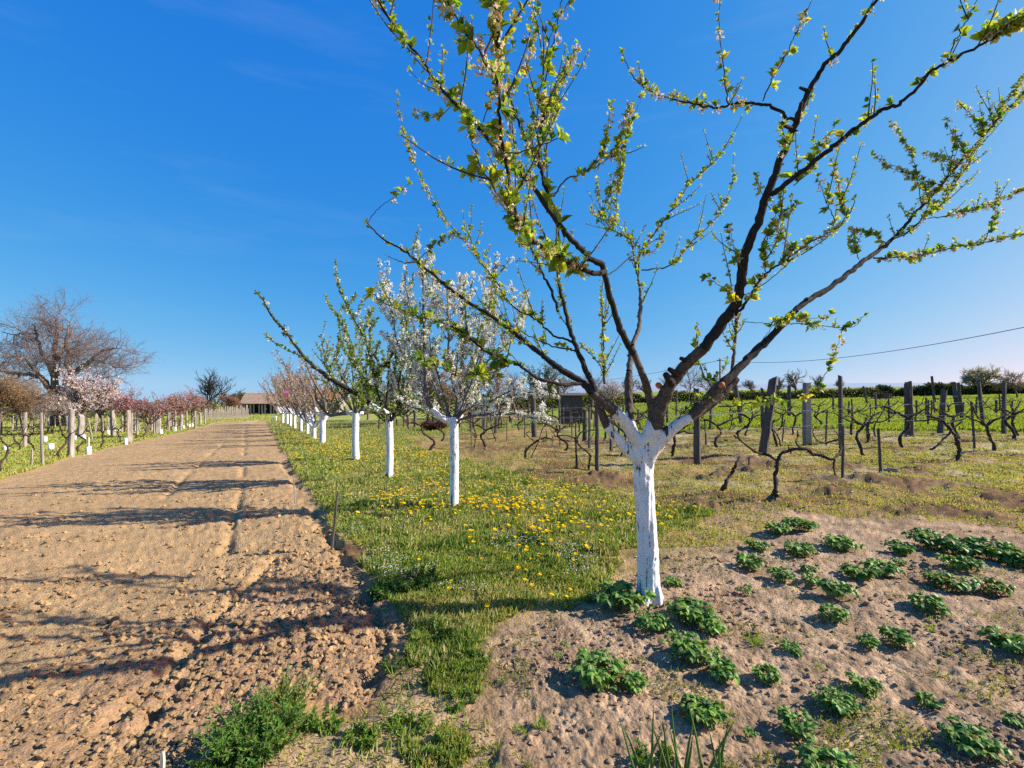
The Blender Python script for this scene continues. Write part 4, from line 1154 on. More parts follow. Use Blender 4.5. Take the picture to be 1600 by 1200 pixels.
for i, (px_, lb) in enumerate(far_row):
    x, y = pxy(px_, 104 + (i % 3) * 6)
    bare_tree(x, y, [5.5, 5.8, 6.0, 8.0, 5.6, 5.0, 6.5, 6][i], lb, 'bare_tree', .30, 4, (6, 5, 4, 3), M_greybark, seed=80 + i, spread=1.05, group='bare trees beyond the hedge')
x, y = pxy(1532, 62); bare_tree(x, y, 6.1, 'wide pale leafing tree beyond the hedge at far right', 'fruit_tree', .16, 4, (8, 7, 5, 4), M_greybark, [(.55, .50, .38), (.60, .52, .42)], .13, 3, [(.26, .27, .12)], .14, 3, seed=91, spread=1.25, tl=.3)
x, y = pxy(1590, 60); bare_tree(x, y, 4.2, 'brown bare bush at the far right end of the hedge', 'bush', .10, 4, (8, 6, 5, 3), M_oldbark, None, seed=92, spread=1.2, leafc=[(.2, .15, .09)], lper=2, cat='bush')
# purple leaved bush behind the second tree
def purple_bush():
    random.seed(8); x, y = G(680, 672)
    root = empty('purple_bush', (x, y, H(x, y)), 'low dark purple leaved bush left of the second whitewashed trunk', 'bush')
    T = Tubes(); Lv = Leaves()
    for _ in range(70):
        a = rnd(0, 6.28); d = nrm(np.array([math.cos(a) * 1.4, math.sin(a) * 1.0, rnd(.3, 1.1)]))
        p = shoot((x, y, H(x, y)), d, rnd(.6, 1.05), 6, .0, .15); T.add(p, np.linspace(.012, .004, 6), 4)
        s = along(p)
        for _ in range(55):
            q, dd = at_s(p, s, rnd(.25, 1) * s[-1])
            Lv.add(q + rvec() * .06, rvec(), rvec(), rnd(.05, .09), rnd(.03, .06), [v * rnd(.6, 1.4) for v in (.085, .022, .022)])
    tag(T.build('stems', M_bark, root), kind='stuff'); tag(Lv.build('foliage', M_leaf, root), kind='stuff')
purple_bush()

# ------------------------------------------------------------------ hedge, brush pile
def hedge(a, b, h, w, label, name='hedge', col=(.045, .065, .025), n=9000, lsz=.22):
    random.seed(hash(label) % 1000 if False else 17)
    ax, ay = a; bx, by = b; L = math.hypot(bx - ax, by - ay)
    root = empty(name, (ax, ay, H(ax, ay)), label, 'hedge')
    T = Tubes(); Lv = Leaves()
    ux, uy = (bx - ax) / L, (by - ay) / L
    for i in range(int(L / 1.2)):
        t = i * 1.2 + rnd(0, 1); x = ax + ux * t; y = ay + uy * t
        T.add(shoot((x, y, float(plane(x, y))), (rnd(-.3, .3), rnd(-.3, .3), 1), h * .8, 5, .1, .1), np.linspace(.05, .02, 5), 4)
    tag(T.build('stems', M_bark, root), kind='stuff')
    r_ = np.random.default_rng(3)
    t = r_.uniform(0, L, n); o_ = r_.uniform(-w, w, n) * .5
    x = ax + ux * t - uy * o_; y = ay + uy * t + ux * o_
    hh = h * (.55 + .55 * vnoise(t * .35, t * 0 + 1.0, 3) + .3 * vnoise(t * 1.3, t * 0 + 2.0, 4))
    z = height(x, y, False) + r_.random(n) ** .8 * hh
    Lv.addn(np.stack([x, y, z], 1), r_.normal(0, 1, (n, 3)), r_.normal(0, 1, (n, 3)), lsz * r_.uniform(.6, 1.4, n), lsz * r_.uniform(.5, 1, n), np.array(col)[None] * r_.uniform(.6, 1.5, (n, 1)))
    tag(Lv.build('foliage', M_leaf, root), kind='stuff')
hedge(pxy(985, 88), pxy(1370, 88), 1.7, 1.6, 'long low dark hedge behind the bright meadow', n=10000, lsz=.34, col=(.06, .07, .035))
hedge(pxy(1375, 88), pxy(1640, 84), 1.9, 1.6, 'dark hedge continuing towards the pale leafing tree', n=12000, lsz=.4)
hedge(pxy(560, 62), pxy(980, 66), 2.2, 2.5, 'green brown hedge closing the view behind the old vineyard', col=(.13, .14, .05), n=12000, lsz=.3)
hedge(pxy(-260, 66), pxy(395, 84), 2.7, 2.0, 'brown green hedge behind the wooden fence at the left', col=(.20, .16, .08), n=14000, lsz=.28)
def brush_pile():
    random.seed(4); x, y = pxy(1378, 70); z = H(x, y)
    root = empty('brush_pile', (x, y, z), 'heap of cut branches on the meadow in front of the hedge', 'brush pile')
    T = Tubes()
    for _ in range(260):
        a = rnd(0, 6.28); r = rnd(0, 1.9); s = np.array([x + r * math.cos(a), y + r * math.sin(a) * .6, z + rnd(0, 1.2) * (1 - r / 2.2)])
        T.add(shoot(s, rvec() * np.array([1, 1, .35]), rnd(.6, 1.4), 4, 0, .15), [.03, .025, .02, .012], 3)
    o = T.build('branches', M_vine, root); tag(o, kind='stuff')
brush_pile()

# ------------------------------------------------------------------ posts and stakes
def post(px, ytop, ybase, wpx, label, mat=None, topx=None, name='post', group=None, cat='post', square=False, seed=None, slant=None, D=None, sides=9):
    random.seed(seed if seed is not None else int(px * 7 + ybase))
    if D is None: b = GP(px, ybase)
    else:
        x, y = pxy(px, D); b = np.array([x, y, H(x, y)])
    D = b[1]
    top = P(topx if topx is not None else px, ytop, D); top[1] += rnd(-.04, .04)
    r = wpx / 2 / F * D * .86
    n = 9; T = np.linspace(0, 1, n)
    c = (b - UP * .15)[None] * (1 - T[:, None]) + top[None] * T[:, None]
    c[1:-1, :2] += rng.normal(0, r * .07, (n - 2, 2))
    k = 4 if square else sides
    ang = np.arange(k) / k * 2 * math.pi + (math.pi / 4 if square else rnd(0, 1))
    prof = np.array([1.3 if square else rnd(.72, 1.18) for _ in range(k)])
    V = []
    sl_ = rnd(-.8, .8) if slant is None else slant
    for i in range(n):
        rr = r * (1.06 - .16 * T[i]) * (1 + (0 if square else rng.normal(0, .03)))
        for j in range(k):
            a = ang[j] + .15 * T[i]
            z = 0
            if i == n - 1: z = sl_ * r * math.cos(a) + (0 if square else rnd(-.25, .25) * r)
            V.append(c[i] + np.array([math.cos(a) * rr * prof[j], math.sin(a) * rr * prof[j], z]))
    V.append(c[-1] - UP * r * .1)
    V = np.array(V)
    i = np.arange(n - 1)[:, None]; j = np.arange(k)[None, :]
    q = np.stack([i * k + j, i * k + (j + 1) % k, (i + 1) * k + (j + 1) % k, (i + 1) * k + j], -1).reshape(-1, 4)
    t = np.stack([(n - 1) * k + np.arange(k), (n - 1) * k + (np.arange(k) + 1) % k, np.full(k, n * k)], -1)
    me = make_mesh(name, V - b, [q, t], mat or M_wood, False)
    o = link(name, me, None, b)
    return tag(o, label, cat, group)
GR = 'vineyard posts on the right'
R = [  # px, ytop, ybase, width, topx, mat, label
 (1190, 592, 714, 15, 1208, M_darkwood, 'thick dark grey split post leaning right behind the forked vine'),
 (1089, 607, 724, 11, 1087, M_darkwood, 'upright dark post just right of the near whitewashed trunk, behind the big limb'),
 (933, 627, 738, 8, 933, M_darkwood, 'slim round post left of the near whitewashed trunk'),
 (1160, 602, 666, 7, 1150, M_darkwood, 'dark post leaning left behind the thick split post'),
 (1191, 607, 668, 6, 1190, M_darkwood, 'dark post touching the thick split post from behind'),
 (1233, 602, 652, 6, 1233, M_darkwood, 'dark post standing left of the concrete post'),
 (1421, 597, 684, 12.5, 1418, M_darkwood, 'broad dark post in front of the meadow with slanted top'),
 (1461, 588, 629, 5, 1456, M_darkwood, 'tall thin post far out, right of the broad dark post'),
 (1469, 609, 676, 9, 1475, M_darkwood, 'grey post leaning right beside the twisting vine'),
 (1499, 597, 654, 8, 1490, M_darkwood, 'left one of the close leaning pair of dark posts'),
 (1505, 598, 656, 6, 1497, M_darkwood, 'right one of the close leaning pair of dark posts'),
 (1537, 597, 670, 7, 1529, M_darkwood, 'slightly crooked dark post before the pale leafing tree'),
 (1568, 597, 678, 7, 1570, M_darkwood, 'straight dark post second from the right picture edge'),
 (1355, 604, 631, 3.5, 1350, M_darkwood, 'small distant post leaning left before the hedge'),
 (1833, 560, 730, 9, 1830, M_darkwood, 'tall dark post at the end of the right rows'),
 (1325, 627, 651, 3.5, 1326, M_darkwood, 'short dark stub post on the meadow edge behind the tall dark stake'),
 (707, 600, 700, 0, 707, None, None),
 (835, 610, 684, 9, 833, M_darkwood, 'thick round grey post right of the second whitewashed tree'),
 (798, 627, 661, 6, 797, M_darkwood, 'pale grey post under the white blossom branches'),
 (774, 640, 677, 6, 776, M_darkwood, 'dark post left of the curled vine under the blossom'),
 (913, 640, 690, 8, 914, M_darkwood, 'dark post left of the slim round post, in shade'),
 (921, 636, 700, 5, 921, M_darkwood, 'thin dark post close behind the slim round post'),
 (955, 640, 706, 7, 956, M_darkwood, 'dark post behind the lower left white limb'),
 (966, 655, 690, 5, 967, M_darkwood, 'short dark post peeping between the white limbs'),
 (1028, 640, 676, 6, 1030, M_darkwood, 'dark post seen through the near fork'),
 (1110, 620, 672, 6, 1111, M_darkwood, 'dark post beneath the sawn limb stub'),
 (875, 600, 675, 4, 873, M_darkwood, 'thin pole leaning beside the grey wooden hut'),
 (1057, 612, 650, 4, 1057, M_darkwood, 'far dark post between the big right limbs'),
 (648, 640, 668, 4, 648, M_darkwood, 'grey post between the third tree and the purple bush'),
 (735, 640, 672, 5, 737, M_darkwood, 'dark post just right of the second whitewashed trunk'),
 (756, 630, 680, 4, 758, M_darkwood, 'slim pale pole leaning right behind the blossom'),
 (890, 640, 668, 4, 891, M_darkwood, 'thin grey post before the wooden hut'),
 (1043, 625, 662, 5, 1042, M_darkwood, 'dark post half hidden by the right white limb'),
]
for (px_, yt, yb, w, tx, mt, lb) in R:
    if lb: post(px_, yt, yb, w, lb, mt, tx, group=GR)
post(1261, 598, 696, 11, 'square concrete vineyard post with plum leaves before its top', M_concrete, 1260, name='concrete_post', group=GR, square=True, slant=0)
# stakes
ST = 'wooden stakes beside the vines'
for (px_, yt, yb, w, tx, lb) in [(1317, 666, 751, 4.5, 1317, 'dark stake holding the right arm of the forked vine'), (1314, 587, 692, 8, 1312, 'tall crooked dark stake behind the forked vine'),
     (1377, 670, 737, 4.5, 1371, 'short dark stake beside the concrete ring'), (1524, 628, 703, 4, 1520, 'dark stake right of the big twisted vine'), (1357, 652, 692, 3, 1352, 'thin short stake left of the broad dark post'),
     (1525, 620, 654, 3, 1527, 'thin stake near the crooked dark post'), (1104, 655, 697, 4, 1102, 'dark stake near the shadowed row right of the near tree'), (901, 660, 733, 3.4, 899, 'brown stick standing inside the looped vine'),
     (820, 640, 684, 2.5, 820, 'thin stick left of the thick round post'), (792, 655, 692, 2, 792, 'thin pale stick under the blossom'), (737, 662, 705, 2.6, 736, 'dark thin stick right of the second trunk'),
     (875, 680, 698, 2, 875, 'short pale peg right of the looped vine'), (863, 680, 699, 2, 863, 'short pale peg left of the looped vine'), (894, 650, 688, 2.6, 893, 'thin grey stick beside the hut'),
     (1170, 714, 731, 3.2, 1170, 'low wooden peg right of the dead leaning vine stump'), (1450, 625, 668, 3, 1452, 'thin stake left of the leaning grey post'), (1221, 655, 690, 3.4, 1225, 'dark stake right of the thick split post'),
     (1290, 640, 690, 3.2, 1293, 'dark stake between the concrete post and the tall crooked stake'), (515, 770, 862, 6, 526, 'dark leaning stake stuck in the field edge'), (462, 742, 785, 2.6, 459, 'pale thin stake in the soil at the field edge'),
     (417.5, 660, 678, 1.2, 417, 'thin metal rod at the far corner of the field')]:
    if px_ in (515, 462, 417.5):
        post(px_, yt, yb, w, lb, M_darkwood if px_ == 515 else M_wood, tx, name='stake', cat='stake', sides=5)
    else:
        post(px_, yt, yb, w, lb, M_darkwood, tx, name='stake', cat='stake', group=ST, sides=6)
# pointed wooden marker at the bottom edge
post(257, 1168, 1228, 9, 'pale pointed wooden marker at the bottom edge of the picture', bark_mat('pale_wood', (.45, .38, .24), (.70, .62, .45), 20, .002, (1, 1, .1)), 260, name='stake', cat='stake', sides=4)

# left vineyard
GLp = 'vineyard posts on the left'
Lp = [(39, 645, 700, 6, 41, 'pale post with a dark vine knot left of the guard stick'), (67, 645, 726, 4.5, 65, 'slender pale post nearest the field on the left'), (111, 639, 713, 8.5, 112, 'stout grey post nearest the field in the left vineyard'),
      (107, 648, 706, 3, 107, 'thin post directly behind the stout grey post'), (126, 649, 684, 9, 128, 'cluster leaning wide pale post under the pink blossom'), (145, 653, 687, 2.5, 138, 'thin bright stick leaning left under the blossom'),
      (49, 702, 731, 3.2, 49, 'short half dark stake at the left before the slender post'), (178, 643, 682, 7, 176, 'pale split post below the pale blossom'), (202, 642, 692, 6, 201, 'pale post with dark foot left of the leaning peach trunk'),
      (206, 645, 690, 2.5, 206, 'thin light pole touching the dark footed post'), (215, 646, 680, 3, 214, 'thin post between the dark footed post and the peach trunk'), (247, 642, 678, 9, 248, 'broad grey post with dark hollow foot'),
      (241, 645, 680, 3, 241, 'thin post left of the broad grey post'), (262, 644, 672, 6, 264, 'grey post leaning right after the broad one'), (274, 641, 669, 4, 274, 'slim grey post beside the fourth white guard'),
      (283, 645, 666, 5, 284, 'grey post in the middle of the far left row'), (292, 642, 667, 3.5, 292, 'slim straight post before the last guards'), (305, 643, 664, 3.5, 305, 'post near the far corner of the left vineyard'),
      (313, 645, 663, 5, 313, 'greyish post next to the corner post'), (320, 640, 662, 3, 320, 'tall corner post where the left vineyard ends'), (150, 648, 678, 3, 150, 'thin post in the second left row'),
      (161, 650, 676, 3, 160, 'thin pale post right of the blossom trunk'), (190, 650, 676, 3, 191, 'brownish thin post under the crimson tree'), (228, 650, 674, 3, 228, 'thin post behind the leaning peach trunk')]
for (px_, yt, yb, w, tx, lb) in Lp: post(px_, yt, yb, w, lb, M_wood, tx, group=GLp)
random.seed(77)
for i in range(46):
    px_ = rnd(-60, 312); yb = rnd(664, 676) + max(0, 60 - px_) * .05
    h_ = rnd(17, 24)
    post(px_, yb - h_, yb, rnd(2, 3.6), 'thin pale post in the crowded far rows of the left vineyard', M_wood, px_ + rnd(-1.5, 1.5), group=GLp + ', far rows', sides=5, seed=500 + i)

random.seed(78)
for i in range(52):
    px_ = rnd(590, 1000) if i < 34 else rnd(1040, 1620); yb = rnd(654, 672) if i < 34 else rnd(640, 660)
    h_ = rnd(24, 34) if i < 34 else rnd(22, 32)
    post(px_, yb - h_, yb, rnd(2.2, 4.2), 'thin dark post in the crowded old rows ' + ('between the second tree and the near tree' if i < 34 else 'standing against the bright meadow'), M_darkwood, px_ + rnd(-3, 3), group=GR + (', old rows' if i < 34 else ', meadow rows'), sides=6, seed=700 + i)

# fence of uneven boards before the shed
def board_fence():
    random.seed(9)
    x0, y0 = G(322, 655.5); x1, y1 = G(388, 653)
    root = empty('wooden_fence', (x0, y0, H(x0, y0)), 'low fence of pale uneven upright boards left of the shed', 'fence')
    n = 30
    for i in range(n):
        t = i / (n - 1); x = x0 + (x1 - x0) * t; y = y0 + (y1 - y0) * t; z = H(x, y)
        h = rnd(1.0, 1.6); w = rnd(.10, .17)
        me = box_mesh('plank', w, .035, h + .1, M_wood, lean=rnd(-.03, .03))
        o = link('plank', me, root, np.array([x, y, z - .1]) - np.array(root.location))
        o.rotation_euler = (0, rnd(-.05, .05), math.atan2(y1 - y0, x1 - x0))
    for zz in (.35, .95):
        T = Tubes(); T.add(np.array([[x0, y0 + .05, H(x0, y0) + zz], [x1, y1 + .05, H(x1, y1) + zz]]), .035, 4); T.build('rail', M_darkwood, root)

def box_mesh(name, w, d, h, mat, lean=0):
    V = np.array([(sx * w / 2 + (lean * h if z else 0), sy * d / 2, z * h) for z in (0, 1) for sy in (-1, 1) for sx in (-1, 1)], float)
    V[4:, 2] += np.array([rnd(-.04, .04) for _ in range(4)]) * min(1, h)
    q = np.array([[0, 2, 3, 1], [4, 5, 7, 6], [0, 1, 5, 4], [2, 6, 7, 3], [0, 4, 6, 2], [1, 3, 7, 5]])
    return make_mesh(name, V, [q], mat, False)
board_fence()

# ------------------------------------------------------------------ shed, house, hut
def tile_mat(name, a, b):
    m, nt, bs = newmat(name)
    no = noise_node(nt, 3, 6, .8); r = ramp(nt, no.outputs[0], [(.3, a), (.7, b)])
    nt.links.new(r.outputs[0], bs.inputs['Base Color'])
    return m
M_roof = tile_mat('old_roof_tiles', (.30, .19, .12), (.55, .40, .29))
M_redroof = tile_mat('red_roof_tiles', (.34, .11, .05), (.55, .22, .12))
M_plaster = tile_mat('weathered_plaster', (.20, .18, .16), (.34, .31, .28))
M_dark = newmat('dark_opening')[0]; M_dark.node_tree.nodes['Principled BSDF'].inputs['Base Color'].default_value = (.03, .03, .03, 1)

def gable_roof(root, L, Dp, z0, z1, over, mat, name='roof'):
    """pitched roof with courses of tiles standing proud as steps; ridge along x"""
    n = 9; V = []; Q = []
    for side in (-1, 1):
        for i in range(n):
            t0, t1 = i / n, (i + 1) / n
            ya, yb = side * (Dp / 2 + over) * (1 - t0), side * (Dp / 2 + over) * (1 - t1)
            za, zb = z0 + (z1 - z0) * t0, z0 + (z1 - z0) * t1
            k = len(V)
            V += [(-L / 2 - over, ya, za + .07), (L / 2 + over, ya, za + .07), (L / 2 + over, yb, zb + .02), (-L / 2 - over, yb, zb + .02),
                  (-L / 2 - over, ya, za), (L / 2 + over, ya, za)]
            Q += [[k, k + 1, k + 2, k + 3], [k + 4, k + 5, k + 1, k]]
    V = np.array(V); o = link(name, make_mesh(name, V, [np.array(Q)], mat, False), root); return o

def shed():
    random.seed(12)
    D = 75; x0, _ = pxy(386, D); L = 5.6; x = x0 + L / 2; z = H(x, D)
    root = empty('wooden_shed', (x, D, z), 'old open wooden shed with brown tiled roof at the end of the field', 'shed')
    wz = 1.75
    gable_roof(root, L, 3.2, wz, wz + 1.75, .25, M_roof)
    o = link('back_wall', box_mesh('back_wall', L - .3, .06, wz, M_darkwood), root, (0, 1.4, 0))
    n = 13
    for i in range(n):
        px_ = -L / 2 + i * L / (n - 1); w = rnd(.16, .32)
        if i in (4, 5, 9): continue
        link('plank', box_mesh('plank', w, .05, wz * rnd(.93, 1), M_wood), root, (px_, -1.5, 0))
    for i in (0, 4, 8, 12):
        link('roof_post', box_mesh('roof_post', .16, .16, wz + .05, M_wood), root, (-L / 2 + i * L / (n - 1), -1.36, 0))
    for sx in (-1, 1):
        V = np.array([(0, -1.5, 0), (0, 1.5, 0), (0, 1.5, wz), (0, 0, wz + 1.6), (0, -1.5, wz)], float); V2 = V + np.array([.06, 0, 0])
        A = np.vstack([V, V2]); Q = [[i, (i + 1) % 5, (i + 1) % 5 + 5, i + 5] for i in range(5)]
        me = make_mesh('gable_wall', A, [np.array(Q), np.array([[0, 1, 2, 3, 4], [9, 8, 7, 6, 5]])], M_wood, False)
        link('gable_wall', me, root, (sx * (L / 2 - .12), 0, 0))
shed()
def house():
    random.seed(14)
    D = 66; x, _ = pxy(512, D); z = H(x, D); L = 4.0; wz = 1.9
    root = empty('red_roof_house', (x, D, z), 'small house with red tiled roof half hidden behind the white trunks', 'house')
    gable_roof(root, L, 3.6, wz, wz + 1.7, .3, M_redroof)
    link('wall', box_mesh('wall', L, 3.4, wz, M_plaster), root)
    for xx in (-1.4, .6):
        w = link('window', box_mesh('window', .8, .08, .9, M_wood), root, (xx, -1.72, .8))
        link('pane', box_mesh('pane', .62, .03, .72, M_dark), w, (0, -.045, .09))
    d = link('door', box_mesh('door', .9, .07, 1.9, M_darkwood), root, (1.8, -1.72, 0))
    for sx in (-1, 1):
        V = np.array([(0, -1.7, wz), (0, 1.7, wz), (0, 0, wz + 1.5)], float); A = np.vstack([V, V + np.array([.1, 0, 0])])
        link('gable', make_mesh('gable', A, [np.array([[0, 1, 4, 3], [1, 2, 5, 4], [2, 0, 3, 5]]), np.array([[0, 2, 1], [3, 4, 5]])], M_plaster, False), root, (sx * (L / 2 - .1), 0, 0))
house()
def hut():
    random.seed(15)
    x, y = G(893, 662); z = H(x, y); w = 29 / F * y; h = 45 / F * y
    root = empty('wooden_hut', (x, y, z), 'narrow grey board hut with flat roof behind the vines', 'hut')
    n = 9
    for i in range(n):
        link('plank', box_mesh('plank', w / n * .93, .03, h * rnd(.97, 1.0), M_darkwood), root, (-w / 2 + (i + .5) * w / n, -w / 2, 0))
        for sx in (-1, 1):
            o = link('plank', box_mesh('plank', w / n * .93, .03, h * rnd(.97, 1.0), M_darkwood), root, (sx * (w / 2 + .02), -w / 2 + .02 + (i + .5) * w / n, 0)); o.rotation_euler = (0, 0, math.pi / 2)
    link('back_wall', box_mesh('back_wall', w, .03, h, M_darkwood), root, (0, w / 2 + .04, 0))
    r = link('roof', box_mesh('roof', w * 1.25, w * 1.3, .06, M_darkwood), root, (0, 0, h + .01)); r.rotation_euler = (.08, 0, 0)
hut()

# small white things, ribbon, ring, pole, cable
def utility_pole():
    x, y = pxy(1125, 62); z = H(x, y); h = P(1125, 560, y)[2] - z
    o = empty('utility_pole', (x, y, z), 'thin grey utility pole beyond the vineyard carrying the cable', 'pole')
    T = Tubes(); T.add(np.array([[x, y, z - .3], [x, y, z + h]]), [.13, .09], 8); T.build('shaft', M_darkwood, o)
    T = Tubes(); T.add(np.array([[x - .4, y, z + h - .25], [x + .4, y, z + h - .25]]), .05, 6); T.build('crossarm', M_darkwood, o)
    T = Tubes(); T.add(np.array([[x, y, z + h], [x, y, z + h + .12]]), .05, 8); T.build('insulator', M_white, o)
    a = P(1650, 501, 25); b = P(1125, 563, 62); c = P(930, 596, 95)
    n = 40; T_ = np.linspace(0, 1, n)[:, None]
    p = a * (1 - T_) + b * T_; p[:, 2] -= (4 * T_ * (1 - T_))[:, 0] * 1.05
    T2 = Tubes(); T2.add(p, .022, 5)
    p2 = b * (1 - T_) + c * T_; p2[:, 2] -= (4 * T_ * (1 - T_))[:, 0] * .25
    T2.add(p2, .03, 5)
    tag(T2.build('cable', M_cable), 'black overhead cable sagging across the right sky', 'cable')
utility_pole()
def ribbon():
    x, y = G(480, 678); c = P(447, 607, y - .8)
    random.seed(2)
    n = 8; V = []
    for i in range(n):
        t = i / (n - 1)
        V += [c + np.array([-.14 + .03 * math.sin(5 * t), .05 * math.sin(7 * t), -.42 * t]), c + np.array([.14 + .05 * math.cos(4 * t), .05 * math.cos(6 * t), -.42 * t])]
    V = np.array(V); A = np.vstack([V, V + np.array([0, .012, 0])])
    Q = [[2 * i, 2 * i + 1, 2 * i + 3, 2 * i + 2] for i in range(n - 1)]; Q += [[a + 2 * n for a in q[::-1]] for q in Q]
    m = newmat('pink_plastic')[0]; m.node_tree.nodes['Principled BSDF'].inputs['Base Color'].default_value = (.95, .33, .40, 1)
    tag(link('ribbon', make_mesh('ribbon', A, [np.array(Q)], m, True)), 'pink plastic strip tied in the seventh tree', 'ribbon')
ribbon()
def ring():
    x, y = G(1393, 737); z = H(x, y)
    n = 20; V = []
    r, h, t = .125, .075, .018
    for k, (rr, zz) in enumerate([(r, -.03), (r, h), (r - t, h), (r - t, .0)]):
        for i in range(n): a = i / n * 6.2832; V.append((rr * math.cos(a), rr * math.sin(a), zz))
    Q = [[k * n + i, k * n + (i + 1) % n, (k + 1) * n + (i + 1) % n, (k + 1) * n + i] for k in range(3) for i in range(n)]
    tag(link('concrete_ring', make_mesh('concrete_ring', np.array(V), [np.array(Q)], M_concrete, False), None, (x, y, z)), 'low round concrete ring on the ground beside the short stake', 'planter ring')
ring()
WG = 'white plastic guards on the left'
def guard(px, yt, yb, w, label, stick=None):
    b = GP(px, yb); D = b[1]; h = (yb - yt) / F * D; r = w / 2 / F * D
    root = empty('vine_guard', b, label, 'plant guard', WG)
    n = 14; V = []
    for rr, zz in ((r, 0), (r, h), (r * .86, h), (r * .86, .02)):
        for i in range(n): a = i / n * 6.2832; V.append((rr * math.cos(a), rr * math.sin(a), zz))
    Q = [[k * n + i, k * n + (i + 1) % n, (k + 1) * n + (i + 1) % n, (k + 1) * n + i] for k in range(3) for i in range(n)]
    link('sleeve', make_mesh('sleeve', np.array(V), [np.array(Q)], M_white, True), root)
    T = Tubes(); hh = (stick if stick else (yb - yt) * 1.25) / F * D
    T.add(np.array([[0, 0, -.05], [0, 0, hh * .6], [0, 0, hh]]) + b, [r * .2, r * .2, r * .17], 6)
    T.build('support_stick', M_white if stick else M_wood, root)
for (px_, yt, yb, w, lb, stk) in [(139, 696, 708, 6.5, 'white plant guard with tall white stick near the field edge', 27), (80, 693, 704, 6.5, 'white guard between the slender post and the stout post', None),
    (71, 682, 690.5, 4, 'white guard just right of the slender pale post', None), (10, 697, 705, 6, 'white guard at the picture edge over a bent vine', None), (117, 681, 687.5, 4, 'small white guard right of the stout grey post', None),
    (131.5, 679, 686.5, 4.5, 'small white guard by the leaning pale posts', None), (169.5, 673, 680, 3.5, 'small white guard in the second row before the pale split post', None), (197, 683, 694, 4, 'narrow white guard at the foot of the dark footed post', None),
    (252, 671.5, 679.5, 4, 'narrow white guard at the foot of the broad grey post', None), (274, 667, 673.5, 3, 'white guard at the foot of the slim grey post', None), (287, 664.5, 670.5, 2.6, 'third last white guard along the far field edge', None),
    (296.3, 662.5, 667.5, 2.6, 'next to last white guard along the far field edge', None), (300.8, 662, 667, 2.4, 'last white guard of the far field edge', None), (186, 669, 675, 3, 'faint white guard deep in the left rows', None)]:
    guard(px_, yt, yb, w, lb, stk)
# little white stand beyond the field corner
def stand():
    x, y = G(429, 657.5); z = H(x, y)
    root = empty('small_stand', (x, y, z), 'small white stand at the far corner of the field', 'stand')
    h = 6.5 / F * y * 1.0
    for sx in (-1, 1): link('leg', box_mesh('leg', .07, .07, h, M_white), root, (sx * .13, 0, 0))
    link('top_board', box_mesh('top_board', .36, .2, .05, M_white), root, (0, 0, h + .003))
stand()

# ------------------------------------------------------------------ vines
GV = 'old gnarled vines on the right'
def gnarl(p, n, amp):
    q = catmull(p, n); q[1:-1] += rng.normal(0, amp, (n - 2, 3)); return q
def vine_traced(polys, radii, label, zf, group=GV, seed=1):
    random.seed(seed)
    b = zf(polys[0])[0]; g = GP(*b); D = g[1]
    root = empty('grape_vine', g, label, 'grape vine', group)
    for k, (pl, r) in enumerate(zip(polys, radii)):
        pts = [P(x, y, D + (rnd(-.05, .05) if i else 0) * (1 + .3 * i)) for i, (x, y) in enumerate(zf(pl))]
        if k == 0: pts[0] = g - UP * .06
        n = max(8, len(pts) * 5)
        q = gnarl(pts, n, r[0] * .18)
        T = Tubes(); rr = limb_radii(n, r[0], r[1], .28); T.add(q, rr, 8)
        s = along(q)
        for _ in range(int(s[-1] * 5)):
            t = rnd(.1, .95) * s[-1]; c, d = at_s(q, s, t); v = nrm(rvec() - d * .2)
            T.add(np.array([c, c + v * np.interp(t, s, rr) * 1.5, c + v * (np.interp(t, s, rr) * 1.5 + .02)]), [r[0] * .6, r[0] * .5, r[0] * .3], 5)
        T.build('trunk' if k == 0 else 'arm', M_vine, root)
    return root
def zz(ox, oy, s): return lambda l: [(ox + x / s, oy + y / s) for x, y in l]
z5 = zz(1200, 450, 3.4275); z4 = zz(900, 550, 4.571); zb = zz(730, 560, 6.0)
vine_traced([[(48, 1160), (40, 1080), (42, 1000), (50, 925)], [(50, 930), (20, 905), (0, 895), (-60, 880), (-130, 830), (-180, 790)], [(50, 925), (70, 890), (110, 872), (200, 858), (240, 890), (280, 895), (340, 918), (370, 900), (388, 860), (380, 815), (300, 830), (225, 838)],
             [(205, 862), (165, 850), (150, 820), (160, 795), (158, 765)], [(300, 830), (262, 815), (240, 775), (243, 755)], [(358, 920), (352, 960), (360, 1005)], [(385, 860), (375, 790), (355, 765)]],
            [(.030, .026), (.022, .012), (.024, .013), (.014, .008), (.010, .007), (.013, .011), (.010, .006)], 'forked gnarled vine with two spreading arms behind the strawberry bed', z5)
vine_traced([[(1000, 925), (1022, 890), (1022, 850), (1005, 800), (975, 755), (930, 710), (890, 690), (850, 690)], [(930, 712), (880, 705), (830, 712), (780, 712), (738, 714)], [(960, 725), (1000, 712), (1040, 705), (1090, 678)],
             [(880, 690), (855, 660), (850, 635), (890, 610)], [(870, 868), (900, 850), (950, 800), (990, 755), (1040, 712)], [(938, 935), (970, 925), (1000, 910)]],
            [(.042, .022), (.020, .012), (.018, .010), (.014, .010), (.026, .016), (.02, .02)], 'big twisted vine bent like a hook before the leaning posts', z5, seed=2)
vine_traced([[(525, 830), (540, 800), (535, 740), (555, 695), (565, 680)], [(560, 690), (520, 680), (490, 665), (472, 640)], [(565, 685), (600, 665), (620, 650), (640, 605)], [(575, 795), (567, 750), (590, 700), (620, 655)], [(545, 690), (550, 650), (548, 620)], [(640, 665), (700, 665), (735, 655)]],
            [(.035, .025), (.018, .01), (.022, .012), (.022, .016), (.016, .01), (.012, .008)], 'double stemmed vine left of the broad dark post', z5, seed=3)
